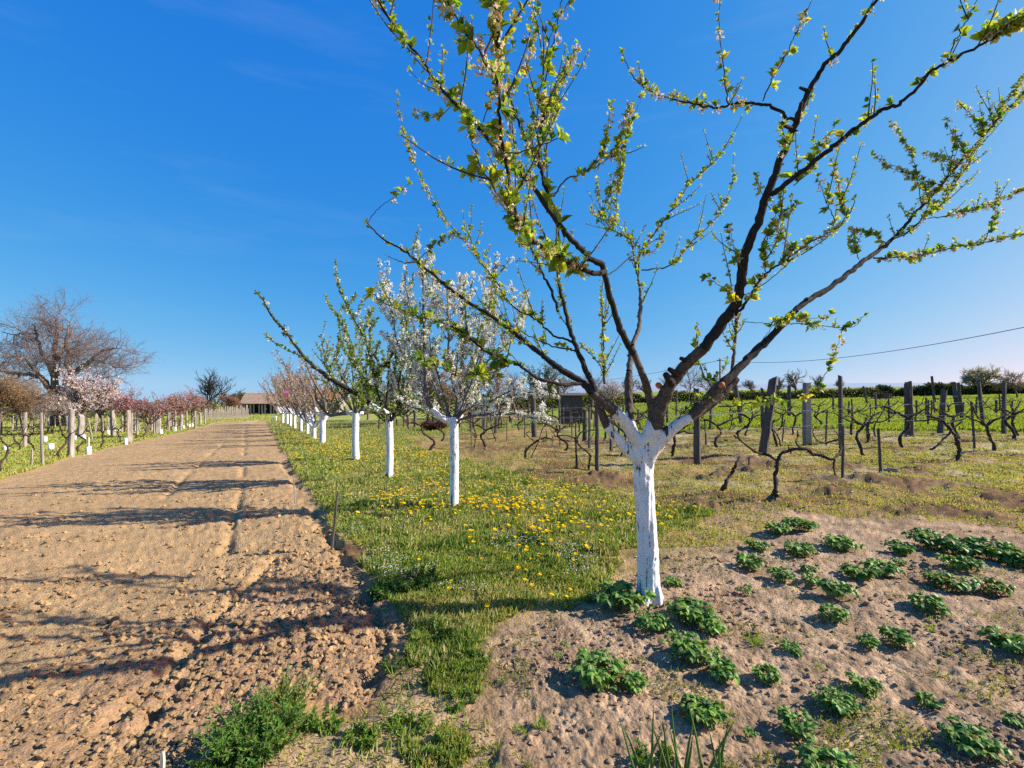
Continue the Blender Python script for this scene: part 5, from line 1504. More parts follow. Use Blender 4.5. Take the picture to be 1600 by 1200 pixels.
vine_traced([[(1350, 795), (1330, 770), (1308, 720), (1325, 680), (1360, 655), (1400, 640)], [(1340, 770), (1290, 745), (1270, 735)], [(1310, 700), (1250, 650), (1205, 628)], [(1330, 680), (1300, 625), (1275, 625)]],
            [(.04, .022), (.018, .01), (.013, .008), (.014, .009)], 'curled vine at the right picture edge', z5, seed=4)
vine_traced([[(575, 965), (548, 940), (545, 890), (570, 840), (620, 800), (670, 765), (720, 745), (780, 750)], [(600, 935), (625, 870), (665, 790), (690, 700), (720, 630)], [(620, 770), (580, 740), (555, 705), (585, 680)], [(740, 745), (745, 700), (738, 660)], [(780, 765), (820, 720), (790, 680), (765, 650)]],
            [(.033, .02), (.014, .01), (.014, .008), (.012, .007), (.012, .007)], 'S shaped vine in front of the thick round post', zb, seed=5)
vine_traced([[(1125, 1040), (1150, 960), (1155, 910), (1120, 870), (1070, 835), (1035, 790), (1040, 730), (1080, 690), (1140, 675), (1200, 670)], [(1035, 1030), (1025, 900), (1015, 770), (980, 735), (900, 720), (835, 735), (815, 715)], [(1120, 800), (1160, 750), (1190, 690)], [(1050, 940), (1080, 1000), (1110, 1035)]],
            [(.028, .012), (.018, .011), (.010, .007), (.006, .005)], 'looped vine forming a circle left of the slim round post', zb, seed=6)
vine_traced([[(1000, 1028), (1040, 990), (1075, 925), (1110, 870), (1140, 810), (1170, 750)], [(1060, 1010), (1075, 960), (1085, 930)]], [(.030, .018), (.014, .01)], 'dead vine stump leaning right in front of the bare soil mound', z4, seed=7)
vine_traced([[(1045, 565), (1090, 562), (1108, 520), (1118, 455), (1122, 420)], [(1100, 560), (1135, 535), (1125, 500)], [(1118, 455), (1070, 430), (1040, 425)], [(1120, 440), (1170, 400), (1220, 385)]], [(.03, .018), (.014, .01), (.014, .008), (.012, .008)], 'bent vine on the meadow edge behind the dead stump', z4, seed=8)
vine_traced([[(1205, 612), (1215, 570), (1240, 510), (1262, 460), (1250, 390)], [(1262, 460), (1300, 480), (1330, 450)], [(1255, 440), (1220, 400), (1180, 420)]], [(.03, .018), (.014, .008), (.012, .008)], 'thin slanting vine left of the thick split post', z4, seed=9)
vine_traced([[(1440, 680), (1415, 600), (1400, 520), (1420, 485)], [(1462, 675), (1450, 620), (1415, 560)], [(1410, 500), (1450, 480), (1480, 420), (1475, 390)], [(1400, 520), (1395, 470), (1430, 430)]], [(.034, .022), (.02, .016), (.014, .008), (.010, .007)], 'twin legged vine right of the thick split post', z4, seed=10)
vine_traced([[(275, 775), (250, 720), (232, 660), (225, 600), (240, 560)], [(232, 640), (270, 590), (300, 560)], [(225, 600), (190, 580), (170, 540)]], [(.022, .014), (.012, .008), (.01, .007)], 'slim vine leaning left under the blossom branches', zb, seed=11)
vine_traced([[(60, 865), (72, 800), (70, 720), (30, 680), (0, 660)], [(72, 740), (40, 700), (20, 640)]], [(.018, .011), (.01, .007)], 'thin bent vine directly right of the second white trunk', zb, seed=12)

random.seed(300)
def vine_auto(px, py, label, group, h=.75, seed=1, k=2, name='grape_vine', thick=.028, wide=.7):
    random.seed(seed)
    g = GP(px, py)
    root = empty(name, g, label, 'grape vine', group)
    T = Tubes()
    a = rnd(0, 6.28); lean = np.array([math.cos(a), math.sin(a), 0]) * .18
    p = [g - UP * .05, g + UP * h * .3 + lean * rnd(-1, 1), g + UP * h * .6 + lean, g + UP * h * .85 + lean * rnd(0, 1.4)]
    q = gnarl(p, 14, thick * .2); T.add(q, limb_radii(14, thick, thick * .7, .25), 7)
    T.build('trunk', M_vine, root)
    T = Tubes(); top = q[-1]
    for i in range(k + 1):
        sgn = 1 if i % 2 else -1
        d = np.array([sgn * rnd(.5, 1), rnd(-.4, .4), rnd(.1, .5)])
        e = [top, top + nrm(d) * .18 * wide + UP * .03, top + nrm(d) * .36 * wide + UP * rnd(-.1, .12), top + nrm(d) * .55 * wide + UP * rnd(-.15, .25)]
        qq = gnarl(e, 12, .008); T.add(qq, limb_radii(12, thick * .6, thick * .3, .25), 6)
        s = along(qq)
        for _ in range(3):
            c, dd = at_s(qq, s, rnd(.2, 1) * s[-1])
            T.add(shoot(c, nrm(UP + rvec() * .6), rnd(.08, .3), 5, .2, .2), np.linspace(.008, .004, 5), 4)
    T.build('arms', M_vine, root)
VA = [(1275, 655, 'far small vine between the concrete post and the tall crooked stake'), (1120, 700, 'small vine between the near tree and the dead leaning stump'), (1050, 715, 'small vine just right of the near white trunk'), (970, 712, 'small vine just left of the near white trunk'),
      (880, 705, 'small vine between the S shaped vine and the looped vine'), (1500, 690, 'small vine right behind the big twisted vine'), (1410, 700, 'small vine right of the short dark stake'), (1555, 708, 'small vine before the curled vine at the right edge'), (1350, 710, 'small vine between the dark stake and the short stake'), (670, 705, 'small vine alone left of the second white trunk'),
      (745, 684, 'small vine right of the second whitewashed trunk, behind the slim bent vine'), (760, 700, 'small vine on open ground left of the S shaped vine'), (640, 672, 'small vine between the third whitewashed trunk and the purple bush'),
      (720, 668, 'small vine in the gap directly behind the second whitewashed trunk'), (700, 663, 'far small vine right of the purple bush'), (850, 668, 'small vine just right of the thick round post'), (868, 676, 'small vine before the left edge of the board hut'),
      (812, 672, 'small vine touching the left of the thick round post'), (783, 668, 'small vine beneath the densest white blossom'), (905, 675, 'small vine before the right edge of the board hut'), (930, 668, 'small vine behind the top of the slim round post'),
      (945, 690, 'small vine below the lower left white limb of the near tree'), (985, 700, 'small vine hidden behind the near whitewashed trunk'), (1000, 672, 'small vine seen in the near fork'), (1020, 690, 'small vine right behind the near whitewashed trunk'),
      (1075, 672, 'small vine left of the upright dark post by the near tree'), (1145, 655, 'far small vine left of the dark leaning post'), (765, 660, 'far small vine behind the dark post under the blossom'), (835, 658, 'far small vine behind the thick round post'),
      (690, 690, 'lone small vine in front of the purple bush'), (1240, 680, 'small vine between the thick split post and the concrete post'), (1215, 672, 'small vine just right of the thick split post'), (1280, 668, 'small vine right of the concrete post'),
      (1430, 660, 'small vine right of the broad dark post'), (1545, 660, 'small vine right of the crooked dark post'), (1585, 690, 'small vine under the curled vine at the right edge'), (1330, 680, 'small vine right of the tall crooked stake'),
      (1390, 664, 'small vine left of the broad dark post'), (1475, 656, 'small vine behind the leaning grey post'), (1570, 652, 'far small vine behind the straight dark post'), (1160, 690, 'small vine left of the thick split post'),
      (960, 665, 'far small vine behind the near tree left limb'), (620, 665, 'small vine right of the third whitewashed trunk'), (665, 668, 'small vine left of the purple bush')]
for i, (px_, py_, lbs) in enumerate(VA):
    vine_auto(px_, py_, lbs, GV, rnd(.7, .95), 200 + i, k=3, thick=.042, wide=1.3)
GVl = 'gnarled vines in the left vineyard'
for i, (px_, py_, lb) in enumerate([(4, 737, 'dark bent vine cut by the left picture edge'), (30, 706, 'low spreading dark vine left of the pale knotted post'), (49, 708, 'vine with a thick head beside the short stake'), (94, 715, 'tall crooked vine between the slender and stout posts'),
        (123, 708, 'vine leaning right beyond the stout post'), (152, 702, 'short vine right of the guard with the white stick'), (187, 693, 'upright thin vine before the narrow white guard'), (208, 688, 'dark vine beside the dark footed post')]):
    vine_auto(px_, py_, lb, GVl, .75, 400 + i, thick=.034)
random.seed(55)
for i in range(34):
    px_ = rnd(-50, 300); py_ = 671 + max(0, (300 - px_)) * .07 * rnd(.15, .75)
    vine_auto(px_, py_, 'small dark vine in the crowded rows of the left vineyard', GVl + ', inner rows', rnd(.55, .8), 450 + i, k=1, thick=.03)

# trellis wires along the right rows
def wires():
    rows = [((933, 738), (1190, 714), (1700, 755)), ((1089, 724), (1421, 690), (1700, 705)), ((835, 684), (1110, 672), (1261, 690), (1568, 678), (1750, 690)), ((774, 677), (1028, 676), (1233, 660), (1499, 655), (1700, 662))]
    lab = ['pair of thin wires along the nearest vine row', 'pair of thin wires along the second vine row', 'pair of thin wires along the third vine row', 'pair of thin wires along the row at the meadow edge']
    for r, lb in zip(rows, lab):
        T = Tubes()
        for hz in (.75, 1.15):
            pts = [GP(*a) + UP * hz for a in r]
            for a, b in zip(pts[:-1], pts[1:]):
                t = np.linspace(0, 1, 8)[:, None]; p = a * (1 - t) + b * t; p[:, 2] -= (t * (1 - t))[:, 0] * .15
                T.add(p, .0036, 4)
        tag(T.build('trellis_wire', M_wire), lb, 'wire', 'trellis wires')
wires()

# ------------------------------------------------------------------ strawberry plants
def leaf3_mesh(seed, red=False):
    """one trifoliate leaf of length 1 growing along +Y, arching"""
    rs = random.Random(seed)
    Vs, Fs, Cs = [], [], []
    base = [(.10, .19, .035), (.075, .155, .03), (.14, .25, .04), (.19, .30, .05)][seed % 4]
    if red: base = (.38, .07, .03) if red is True else red
    # stalk
    st = [(0, 0, 0), (0, .2, .30), (0, .42, .52)]
    k = 0
    for i in range(2):
        a, b = np.array(st[i]), np.array(st[i + 1])
        Vs += [a + (.012, 0, 0), a - (.012, 0, 0), b - (.012, 0, 0), b + (.012, 0, 0)]; Fs.append([k, k + 1, k + 2, k + 3]); k += 4; Cs += [(.16, .20, .06)] * 4
    o = np.array(st[-1])
    tris = []
    for ang, sc in ((0, 1), (1.15, .88), (-1.15, .88)):
        d = np.array([math.sin(ang), math.cos(ang), rs.uniform(-.1, .2)]); s = np.array([math.cos(ang), -math.sin(ang), 0]); u = np.array([0, 0, 1])
        L = .46 * sc
        prof = [(0, 0), (.18, .2), (.45, .34), (.72, .30), (.92, .14)]
        mid = [o + d * L * t + u * (.05 * math.sin(t * 3) - .10 * t * t) for t, _ in prof] + [o + d * L * 1.02 + u * -.11]
        k0 = len(Vs)
        for m_ in mid: Vs.append(m_)
        for sg in (-1, 1):
            for i, (t, w) in enumerate(prof[1:]):
                Vs.append(mid[i + 1] + s * sg * w * L * 1.15 * rs.uniform(.92, 1.08) + u * w * .16)
        Cc = [v * rs.uniform(.85, 1.2) for v in base]
        Cs += [Cc] * (6 + 8)
        for sg, off in ((0, 6), (1, 10)):
            e = [k0 + off + i for i in range(4)]
            mm_ = [k0 + i for i in range(6)]
            f = [[mm_[0], e[0], mm_[1]], [mm_[4], e[3], mm_[5]]]
            for i in range(3): f += [[mm_[i + 1], e[i], e[i + 1]], [mm_[i + 1], e[i + 1], mm_[i + 2]]]
            tris += f
    return make_mesh('strawberry_leaf', np.array(Vs), [np.array(Fs), np.array(tris)], M_straw, False, {'col': np.array(Cs)})
LEAF3 = [leaf3_mesh(i) for i in range(8)]; LEAF3R = leaf3_mesh(9, True); LEAF3B = leaf3_mesh(10, (.30, .22, .08))
SG = 'strawberry plants in the bed'
SB = [(975, 950, 88, 'large dark strawberry plant hugging the left foot of the near trunk'), (1022, 985, 50, 'strawberry plant just below the near trunk foot'), (1052, 920, 28, 'small strawberry plant right of the near trunk foot'),
 (935, 1068, 92, 'broad strawberry plant alone on the pale soil left of centre bed'), (990, 1082, 42, 'low strawberry plant touching the right of the broad one'), (1078, 1030, 78, 'wide strawberry plant in the middle of the clump chain'),
 (1085, 975, 70, 'strawberry plant with a yellow dandelion by its left side'), (1110, 992, 40, 'strawberry plant at the right end of the upper clump'), (1130, 1062, 48, 'strawberry plant at the lower right end of the clump chain'), (1099, 1130, 64, 'tall pale green strawberry plant above the onion leaves'),
 (1195, 1066, 44, 'strawberry plant right of the clump chain'), (1239, 1022, 30, 'little strawberry plant beside the light grass tuft'), (1215, 836, 34, 'small round strawberry plant first in the back group'), (1250, 832, 44, 'round bushy strawberry plant highest in the back group'),
 (1183, 866, 32, 'round strawberry plant at the left side of the back group'), (1175, 893, 40, 'strawberry plant lowest at the left side of the back group'), (1222, 912, 36, 'strawberry plant below the middle of the back group'), (1250, 872, 50, 'wide strawberry plant in the middle of the back group'),
 (1312, 862, 52, 'tall bushy strawberry plant right of the back group'), (1265, 900, 26, 'small light strawberry plant below the wide middle one'), (1268, 916, 30, 'small dark strawberry plant below the light one'), (1342, 908, 50, 'dark strawberry plant left half of a pair mid bed'),
 (1376, 902, 44, 'taller strawberry plant right half of a pair mid bed'), (1409, 868, 38, 'yellowish strawberry plant left of the long clump'), (1408, 884, 22, 'tiny strawberry plant under the yellowish one'), (1455, 856, 60, 'dark strawberry plant starting the long clump'),
 (1500, 868, 62, 'bright strawberry plant in the middle of the long clump'), (1545, 872, 64, 'strawberry plant right of the middle of the long clump'), (1590, 884, 64, 'strawberry plant ending the long clump at the picture edge'), (1500, 890, 50, 'shaded strawberry plant under the long clump'),
 (1465, 918, 40, 'strawberry plant left part below the long clump'), (1490, 926, 44, 'strawberry plant with reddish leaves below the long clump'), (1545, 930, 52, 'flat strawberry plant with a red leaf near the right edge'), (1306, 935, 46, 'flat strawberry plant left of mid bed'),
 (1300, 972, 40, 'strawberry plant with long front leaf in mid bed'), (1449, 958, 46, 'low strawberry plant right of mid bed'), (1402, 1008, 44, 'upright strawberry plant centre right of the bed'), (1357, 1012, 32, 'flat little strawberry plant left of the upright one'),
 (1575, 1018, 66, 'large dark strawberry plant by the right picture edge'), (1350, 1085, 48, 'dark strawberry plant behind the big lower one'), (1307, 1110, 58, 'big strawberry plant with broad leaves low in the bed'), (1246, 1145, 56, 'bushy strawberry plant low in the bed left of the broad leaved one'),
 (1450, 1105, 36, 'thin strawberry plant with few pale leaves'), (1588, 1138, 36, 'strawberry plant cut by the lower right picture edge'), (1518, 1172, 84, 'long leaved big strawberry plant at the bottom right'), (1297, 1212, 90, 'wide strawberry plant cut by the bottom edge'),
 (1171, 1152, 22, 'single small strawberry seedling low in the bed'), (882, 1012, 16, 'tiny strawberry seedling on pale soil left of the trunk'), (871, 1030, 14, 'second tiny seedling below the first on pale soil'), (1164, 930, 22, 'small weak strawberry plant left of the bed rows')]
for i, (px_, py_, w, lb) in enumerate(SB):
    random.seed(900 + i)
    g = GP(px_, py_); D = g[1]; R_ = w / 2 / F * D * 1.15
    root = empty('strawberry_plant', g, lb, 'strawberry plant', SG)
    n = int(np.clip(w * 1.35, 14, 90)); 
    for k in range(n):
        a = k * 2.4 + rnd(-.4, .4); t = (k + .5) / n
        tilt = .15 + .95 * (1 - t)     # inner leaves stand up
        L = R_ * (.58 + .30 * (1 - t)) * rnd(.5, 1.3) * (1.0 if w < 50 else .80 if w < 72 else .66)
        red = ('red' in lb and k % 6 == 0)
        o = bpy.data.objects.new('leaf', LEAF3R if red else (LEAF3B if (k > n * .6 and random.random() < .04) else LEAF3[random.randrange(8)])); COL.objects.link(o); o.parent = root
        rad = R_ * (.6 if w < 50 else .8) * t ** .7 * rnd(.1, 1.15)
        o.location = (-math.sin(a) * rad, math.cos(a) * rad, .0 + .015 * t)
        o.scale = (L * rnd(.95, 1.25), L, L * 1.35)
        o.rotation_euler = (rnd(-.35, .25) + (1 - tilt) * .75, rnd(-.35, .35), a)

# onion leaves at the bottom edge
def onions():
    random.seed(6)
    for i, (px_, py_, lb) in enumerate([(1010, 1232, 'clump of tall thin green onion leaves left at the bottom edge'), (1060, 1228, 'middle clump of onion leaves at the bottom edge'), (1118, 1230, 'right clump of onion leaves at the bottom edge')]):
        g = GP(px_, py_); root = empty('onion_plant', g, lb, 'onion plant', 'onion leaves at the bottom edge')
        for k in range(6):
            a = rnd(0, 6.28); d = nrm(np.array([math.cos(a) * .28, math.sin(a) * .28, 1]))
            p = shoot(g + np.array([rnd(-.04, .04), rnd(-.04, .04), 0]), d, rnd(.17, .33), 8, .0, .05)
            T = Tubes(); T.add(p, [.006, .0062, .006, .0055, .0048, .004, .0028, .001], 7, col=[v * rnd(.8, 1.2) for v in (.10, .20, .05)])
            T.build('leaf', M_straw, root)
onions()

# ------------------------------------------------------------------ grass, weeds, flowers, clods
def scatter(n, xr, pxr, seed):
    """random ground points spread evenly over the photo's ground area"""
    r = np.random.default_rng(seed)
    px = r.uniform(pxr[0], pxr[1], n); py = r.uniform(xr[0], xr[1], n)
    yv = 600 - GA * (px - 800) - F * GB
    D = CAMH * F / np.maximum(py - yv, .8)
    return (px - 800) / F * D, D

def blades(name, x, y, h, w, col, label, spread=.35, extra_z=0.0, flat=None):
    r = np.random.default_rng(len(x))
    n = len(x); z = height(x, y) + extra_z
    a = r.uniform(0, 2 * np.pi, n); lean = r.uniform(.05, 1, n) * spread
    if flat is not None: lean = lean + flat
    d = np.stack([np.cos(a) * lean, np.sin(a) * lean, np.ones(n)], 1)
    up = np.stack([np.cos(a + 1.2), np.sin(a + 1.2), np.zeros(n)], 1)
    A = np.concatenate([np.stack([x, y, z], 1), d, up, h[:, None], w[:, None], col], 1)
    o = Leaves().build(name, M_grass, None, 0, A)
    return tag(o, label, kind='stuff')

def grass_all():
    r = np.random.default_rng(5)
    # verge: dense short grass, denser and larger-bladed with distance so it covers
    x, y = scatter(330000, (658, 1330), (250, 1130), 1)
    f, v, b, m, L = fields(x, y)
    n1 = fbm(x * .7, y * .7, 51); n2 = fbm(x * 3.1, y * 3.1, 52)
    keep = (v > .35) & (r.random(len(x)) < .03 + .30 * sstep(2.8, 4, y) + .62 * cover(x, y))
    x, y, n1, n2 = x[keep], y[keep], n1[keep], n2[keep]
    t = r.random(len(x)); nn = fbm(x * 2, y * 2, 66)
    cl = sstep(.55, .68, fbm(x * 3.2, y * 3.2, 68)); h = (.020 + .042 * t * (.4 + 1.2 * nn) + .075 * cl * t ** 2) * np.clip(.75 + y * .06, .8, 2.0)
    w = np.clip(.0045 * y ** .75, .006, .06) * (.7 + .6 * r.random(len(x)))
    g = r.random(len(x))[:, None]
    pt = sstep(.42, .6, fbm(x * 1.1, y * 1.1, 67))[:, None]
    col = np.array([[.12, .20, .03]]) * (1 - g) + np.array([[.30, .37, .06]]) * g
    col = col * (1 - .5 * pt) + np.array([[.42, .40, .11]]) * .5 * pt
    col = col * (1 - .55 * cl[:, None]) + np.array([[.08, .17, .025]]) * .55 * cl[:, None]
    dryb = (r.random(len(x)) < .12 + .25 * (nn > .52))[:, None]
    col = np.where(dryb, np.array([[.46, .41, .20]]), col) * (.75 + .5 * n2[:, None])
    far = sstep(7, 14, y)[:, None]
    col = col * (1 - .35 * far) + np.array([[.42, .45, .08]]) * .35 * far
    blades('grass', x, y, h, w, col, 'short green grass with dry stems growing under the row of fruit trees', 1.5)
    # broad low weeds in the verge near the camera
    x, y = scatter(80000, (700, 1330), (330, 1080), 2)
    f, v, b, m, L = fields(x, y); nn = fbm(x * 4, y * 4, 44)
    keep = (v > .5) & (nn > .5) & (cover(x, y) > .5); x, y = x[keep], y[keep]
    g = r.random(len(x))[:, None]
    blades('low_weeds', x, y, .02 + .028 * r.random(len(x)), .010 + .012 * r.random(len(x)), np.array([[.10, .20, .03]]) * (.7 + .9 * g) + np.array([[.05, .04, 0]]) * g, 'dark clover like weeds among the grass under the trees', .8, .005, .9)
    # vineyard floor
    x, y = scatter(150000, (628, 860), (560, 1700), 3)
    f, v, b, m, L = fields(x, y); n1 = fbm(x * .7, y * .7, 51); n2 = fbm(x * 3.1, y * 3.1, 52)
    a = sstep(.34, .6, n2 * .55 + n1 * .45) * (1 - .6 * sstep(9.5, 5.5, np.hypot((x - .6) * 1.2, (y - 9) * .8)))
    keep = (f < .3) & (v < .4) & (b < .6) & (m < .5) & (r.random(len(x)) < .12 + .75 * a) & (brown_spots(x, y) < .45); x, y, n2 = x[keep], y[keep], n2[keep]
    g = r.random(len(x))[:, None]
    keep = None; col = np.array([[.24, .28, .045]]) * (1 - g) + np.array([[.44, .41, .17]]) * g
    blades('sparse_grass', x, y, .02 + .03 * r.random(len(x)), np.clip(.0035 * y, .008, .05), col, 'sparse yellow green grass on the dry vineyard floor', 1.2)
    # meadow
    x, y = scatter(62000, (612, 680), (980, 1700), 4)
    f, v, b, m, L = fields(x, y); keep = (m > .4) & (y < 120); x, y = x[keep], y[keep]
    g = r.random(len(x))[:, None]; col = np.array([[.17, .26, .035]]) * (1 - g) + np.array([[.34, .41, .06]]) * g
    blades('meadow_grass', x, y, .10 + .10 * r.random(len(x)), np.clip(.0045 * y, .03, .5), col, 'lush bright green grass of the meadow behind the vineyard', .7)
    # left vineyard and far strip
    x, y = scatter(110000, (641, 800), (-120, 470), 6)
    f, v, b, m, L = fields(x, y); keep = (f < .3) & (v < .5) & (y < 90); x, y = x[keep], y[keep]
    g = r.random(len(x))[:, None]; nn = fbm(x * .6, y * .6, 33)[:, None]
    col = np.array([[.25, .29, .05]]) * (1 - g) + np.array([[.47, .43, .14]]) * g
    col = col * (1 - .4 * (nn > .6)) + np.array([[.20, .36, .04]]) * .4 * (nn > .6)
    blades('vineyard_grass', x, y, .05 + .06 * r.random(len(x)), np.clip(.004 * y, .02, .3), col, 'yellow green grass covering the left vineyard and the far strip', .8)
    # tufts in the strawberry bed and on its edges
    x, y = scatter(34000, (800, 1330), (700, 1750), 7)
    f, v, b, m, L = fields(x, y); nn = fbm(x * 3.3 + 5, y * 3.3, 91, 3) + .25 * (vnoise(x * 14, y * 14, 92) - .5)
    keep = (b > .15) & (nn > .615 - .10 * (b < .85)); x, y = x[keep], y[keep]
    g = r.random(len(x))[:, None]
    blades('bed_weeds', x, y, .012 + .022 * r.random(len(x)), .004 + .006 * r.random(len(x)), np.array([[.20, .26, .05]]) * (.7 + .6 * g), 'scattered small weeds between the strawberry plants', 1.2)
grass_all()

# single light grass tufts in the bed
random.seed(71)
for i, (px_, py_, lb) in enumerate([(1181, 1008, 'bright grass tuft left of the little strawberry plant'), (846, 1140, 'tiny yellow green tuft on the pale soil left'), (1412, 1062, 'yellow green tuft in the lower right bed'), (1280, 1048, 'small fresh grass tuft right of the little strawberry plant'),
                                (810, 1150, 'lowest small tuft on the pale path soil'), (1453, 985, 'low yellowish tuft under the low strawberry plant')]):
    g = GP(px_, py_); Lv = Leaves()
    root = empty('grass_tuft', g, lb, 'grass tuft', 'grass tufts in the strawberry bed')
    for _ in range(34):
        a = rnd(0, 6.28); d = np.array([math.cos(a) * rnd(.1, .9), math.sin(a) * rnd(.1, .9), 1])
        Lv.add(g + np.array([rnd(-.03, .03), rnd(-.03, .03), 0]), nrm(d), rvec(), rnd(.03, .085) * (1.3 if i == 0 else .7), .005, [v * rnd(.8, 1.3) for v in (.24, .36, .05)])
    tag(Lv.build('blades', M_grass, root), kind='stuff')

# bushy weeds bottom left and bigger leafy weeds in the verge
def weed(px, py, rpx, h, label, n=900, ls=.022, seed=1, col=(.12, .22, .035), name='leafy_weed', tall=False):
    random.seed(seed); g = GP(px, py); D = g[1]; R_ = rpx / F * D
    root = empty(name, g, label, 'weed', 'leafy weeds')
    T = Tubes(); Lv = Leaves()
    ns = max(8, int(n / 32))
    for k in range(ns):
        a = rnd(0, 6.28); rr = R_ * math.sqrt(rnd(0, 1)) * .8
        s0 = g + np.array([rr * math.cos(a), rr * math.sin(a) * .8, 0])
        p = shoot(s0, nrm(np.array([math.cos(a) * .5, math.sin(a) * .5, 1]) + rvec() * .25), h * rnd(.5, 1.1), 6, .0, .15)
        T.add(p, np.linspace(.003, .0012, 6), 4, col=(.15, .2, .06)); s = along(p)
        for _ in range(n // ns):
            q, d = at_s(p, s, rnd(.1, 1) * s[-1]); 
            Lv.add(q, nrm(rvec() + UP * .35), nrm(rvec() + UP), ls * rnd(.6, 1.4), ls * rnd(.3, .6), [v * rnd(.7, 1.35) for v in col])
    tag(T.build('stems', M_straw, root), kind='stuff'); tag(Lv.build('foliage', M_leaf, root, 0), kind='stuff')
weed(400, 1180, 62, .17, 'lush bushy weed at the bottom of the tilled field', 3600, .022, 1)
weed(445, 1110, 36, .15, 'tall thin stemmed weed above the lush bushy one', 1100, .016, 2, (.20, .28, .08))
weed(365, 1215, 60, .12, 'dark leafy weed cut by the bottom edge', 2200, .022, 3, (.09, .18, .03))
weed(640, 915, 52, .12, 'dark green leafy weed clump at the corner of field and grass', 2600, .024, 4, (.06, .13, .025))
weed(600, 930, 26, .09, 'broad dark weed touching the field edge', 900, .034, 5, (.06, .14, .025))
weed(672, 985, 38, .08, 'bright leafy weed below the trunk shadow', 1600, .022, 6, (.15, .27, .04))
weed(735, 1045, 36, .07, 'leafy weed in the narrow green strip beside pale soil', 1400, .018, 7, (.13, .22, .04))
weed(610, 1050, 20, .06, 'small dark weed at the soil mound', 500, .02, 8, (.08, .15, .03))
weed(720, 1105, 26, .06, 'low green weed in the lower narrow strip', 900, .018, 9, (.15, .25, .04))
weed(930, 940, 20, .05, 'thin weed on the soil left of the near trunk', 300, .015, 10, (.14, .2, .05))
weed(820, 850, 40, .08, 'clover patch among the dandelions', 1500, .026, 11, (.08, .17, .03))
weed(1020, 1200, 30, .08, 'leafy weed among the onion leaves', 500, .02, 12, (.10, .2, .03))
for i, (px_, py_, lb) in enumerate([(560, 1175, 'grass like weed on the pale soil near the bottom'), (640, 1150, 'bright weed patch in the bottom middle'), (500, 1150, 'spiky weed right of the lush bushy weed'), (700, 1180, 'green weed patch by the bottom edge')]):
    weed(px_, py_, 34, .06, lb, 900, .022, 20 + i, (.17, .27, .045))

# dandelions: 300 single flowers, the rest as one mass
def dandelion_mesh():
    V, Fc, C = [], [], []
    def tri(a, b, c, col):
        k = len(V); V.extend([a, b, c]); Fc.append([k, k + 1, k + 2]); C.extend([col] * 3)
    h = .06
    for a in (0, 2.1, 4.2):
        tri((.0016 * math.cos(a), .0016 * math.sin(a), -.01), (.0016 * math.cos(a + 2), .0016 * math.sin(a + 2), -.01), (0, 0, h), (.2, .26, .08))
    rs = random.Random(3)
    for ring, (r, el, n) in enumerate([(.019, .12, 12), (.015, .5, 9), (.009, .95, 6)]):
        for i in range(n):
            a = i / n * 6.283 + ring; b = a + .28
            z = h + .002 + math.sin(el) * r
            cc = (.88, .66 + rs.uniform(-.08, .05), .01)
            tri((0, 0, h), (r * math.cos(a) * math.cos(el), r * math.sin(a) * math.cos(el), z), (r * math.cos(b) * math.cos(el), r * math.sin(b) * math.cos(el), z), cc)
            tri((0, 0, h), (r * math.cos(b + .28) * math.cos(el), r * math.sin(b + .28) * math.cos(el), z + .001), (r * math.cos(b) * math.cos(el), r * math.sin(b) * math.cos(el), z), cc)
    return np.array(V), np.array(Fc), np.array(C)
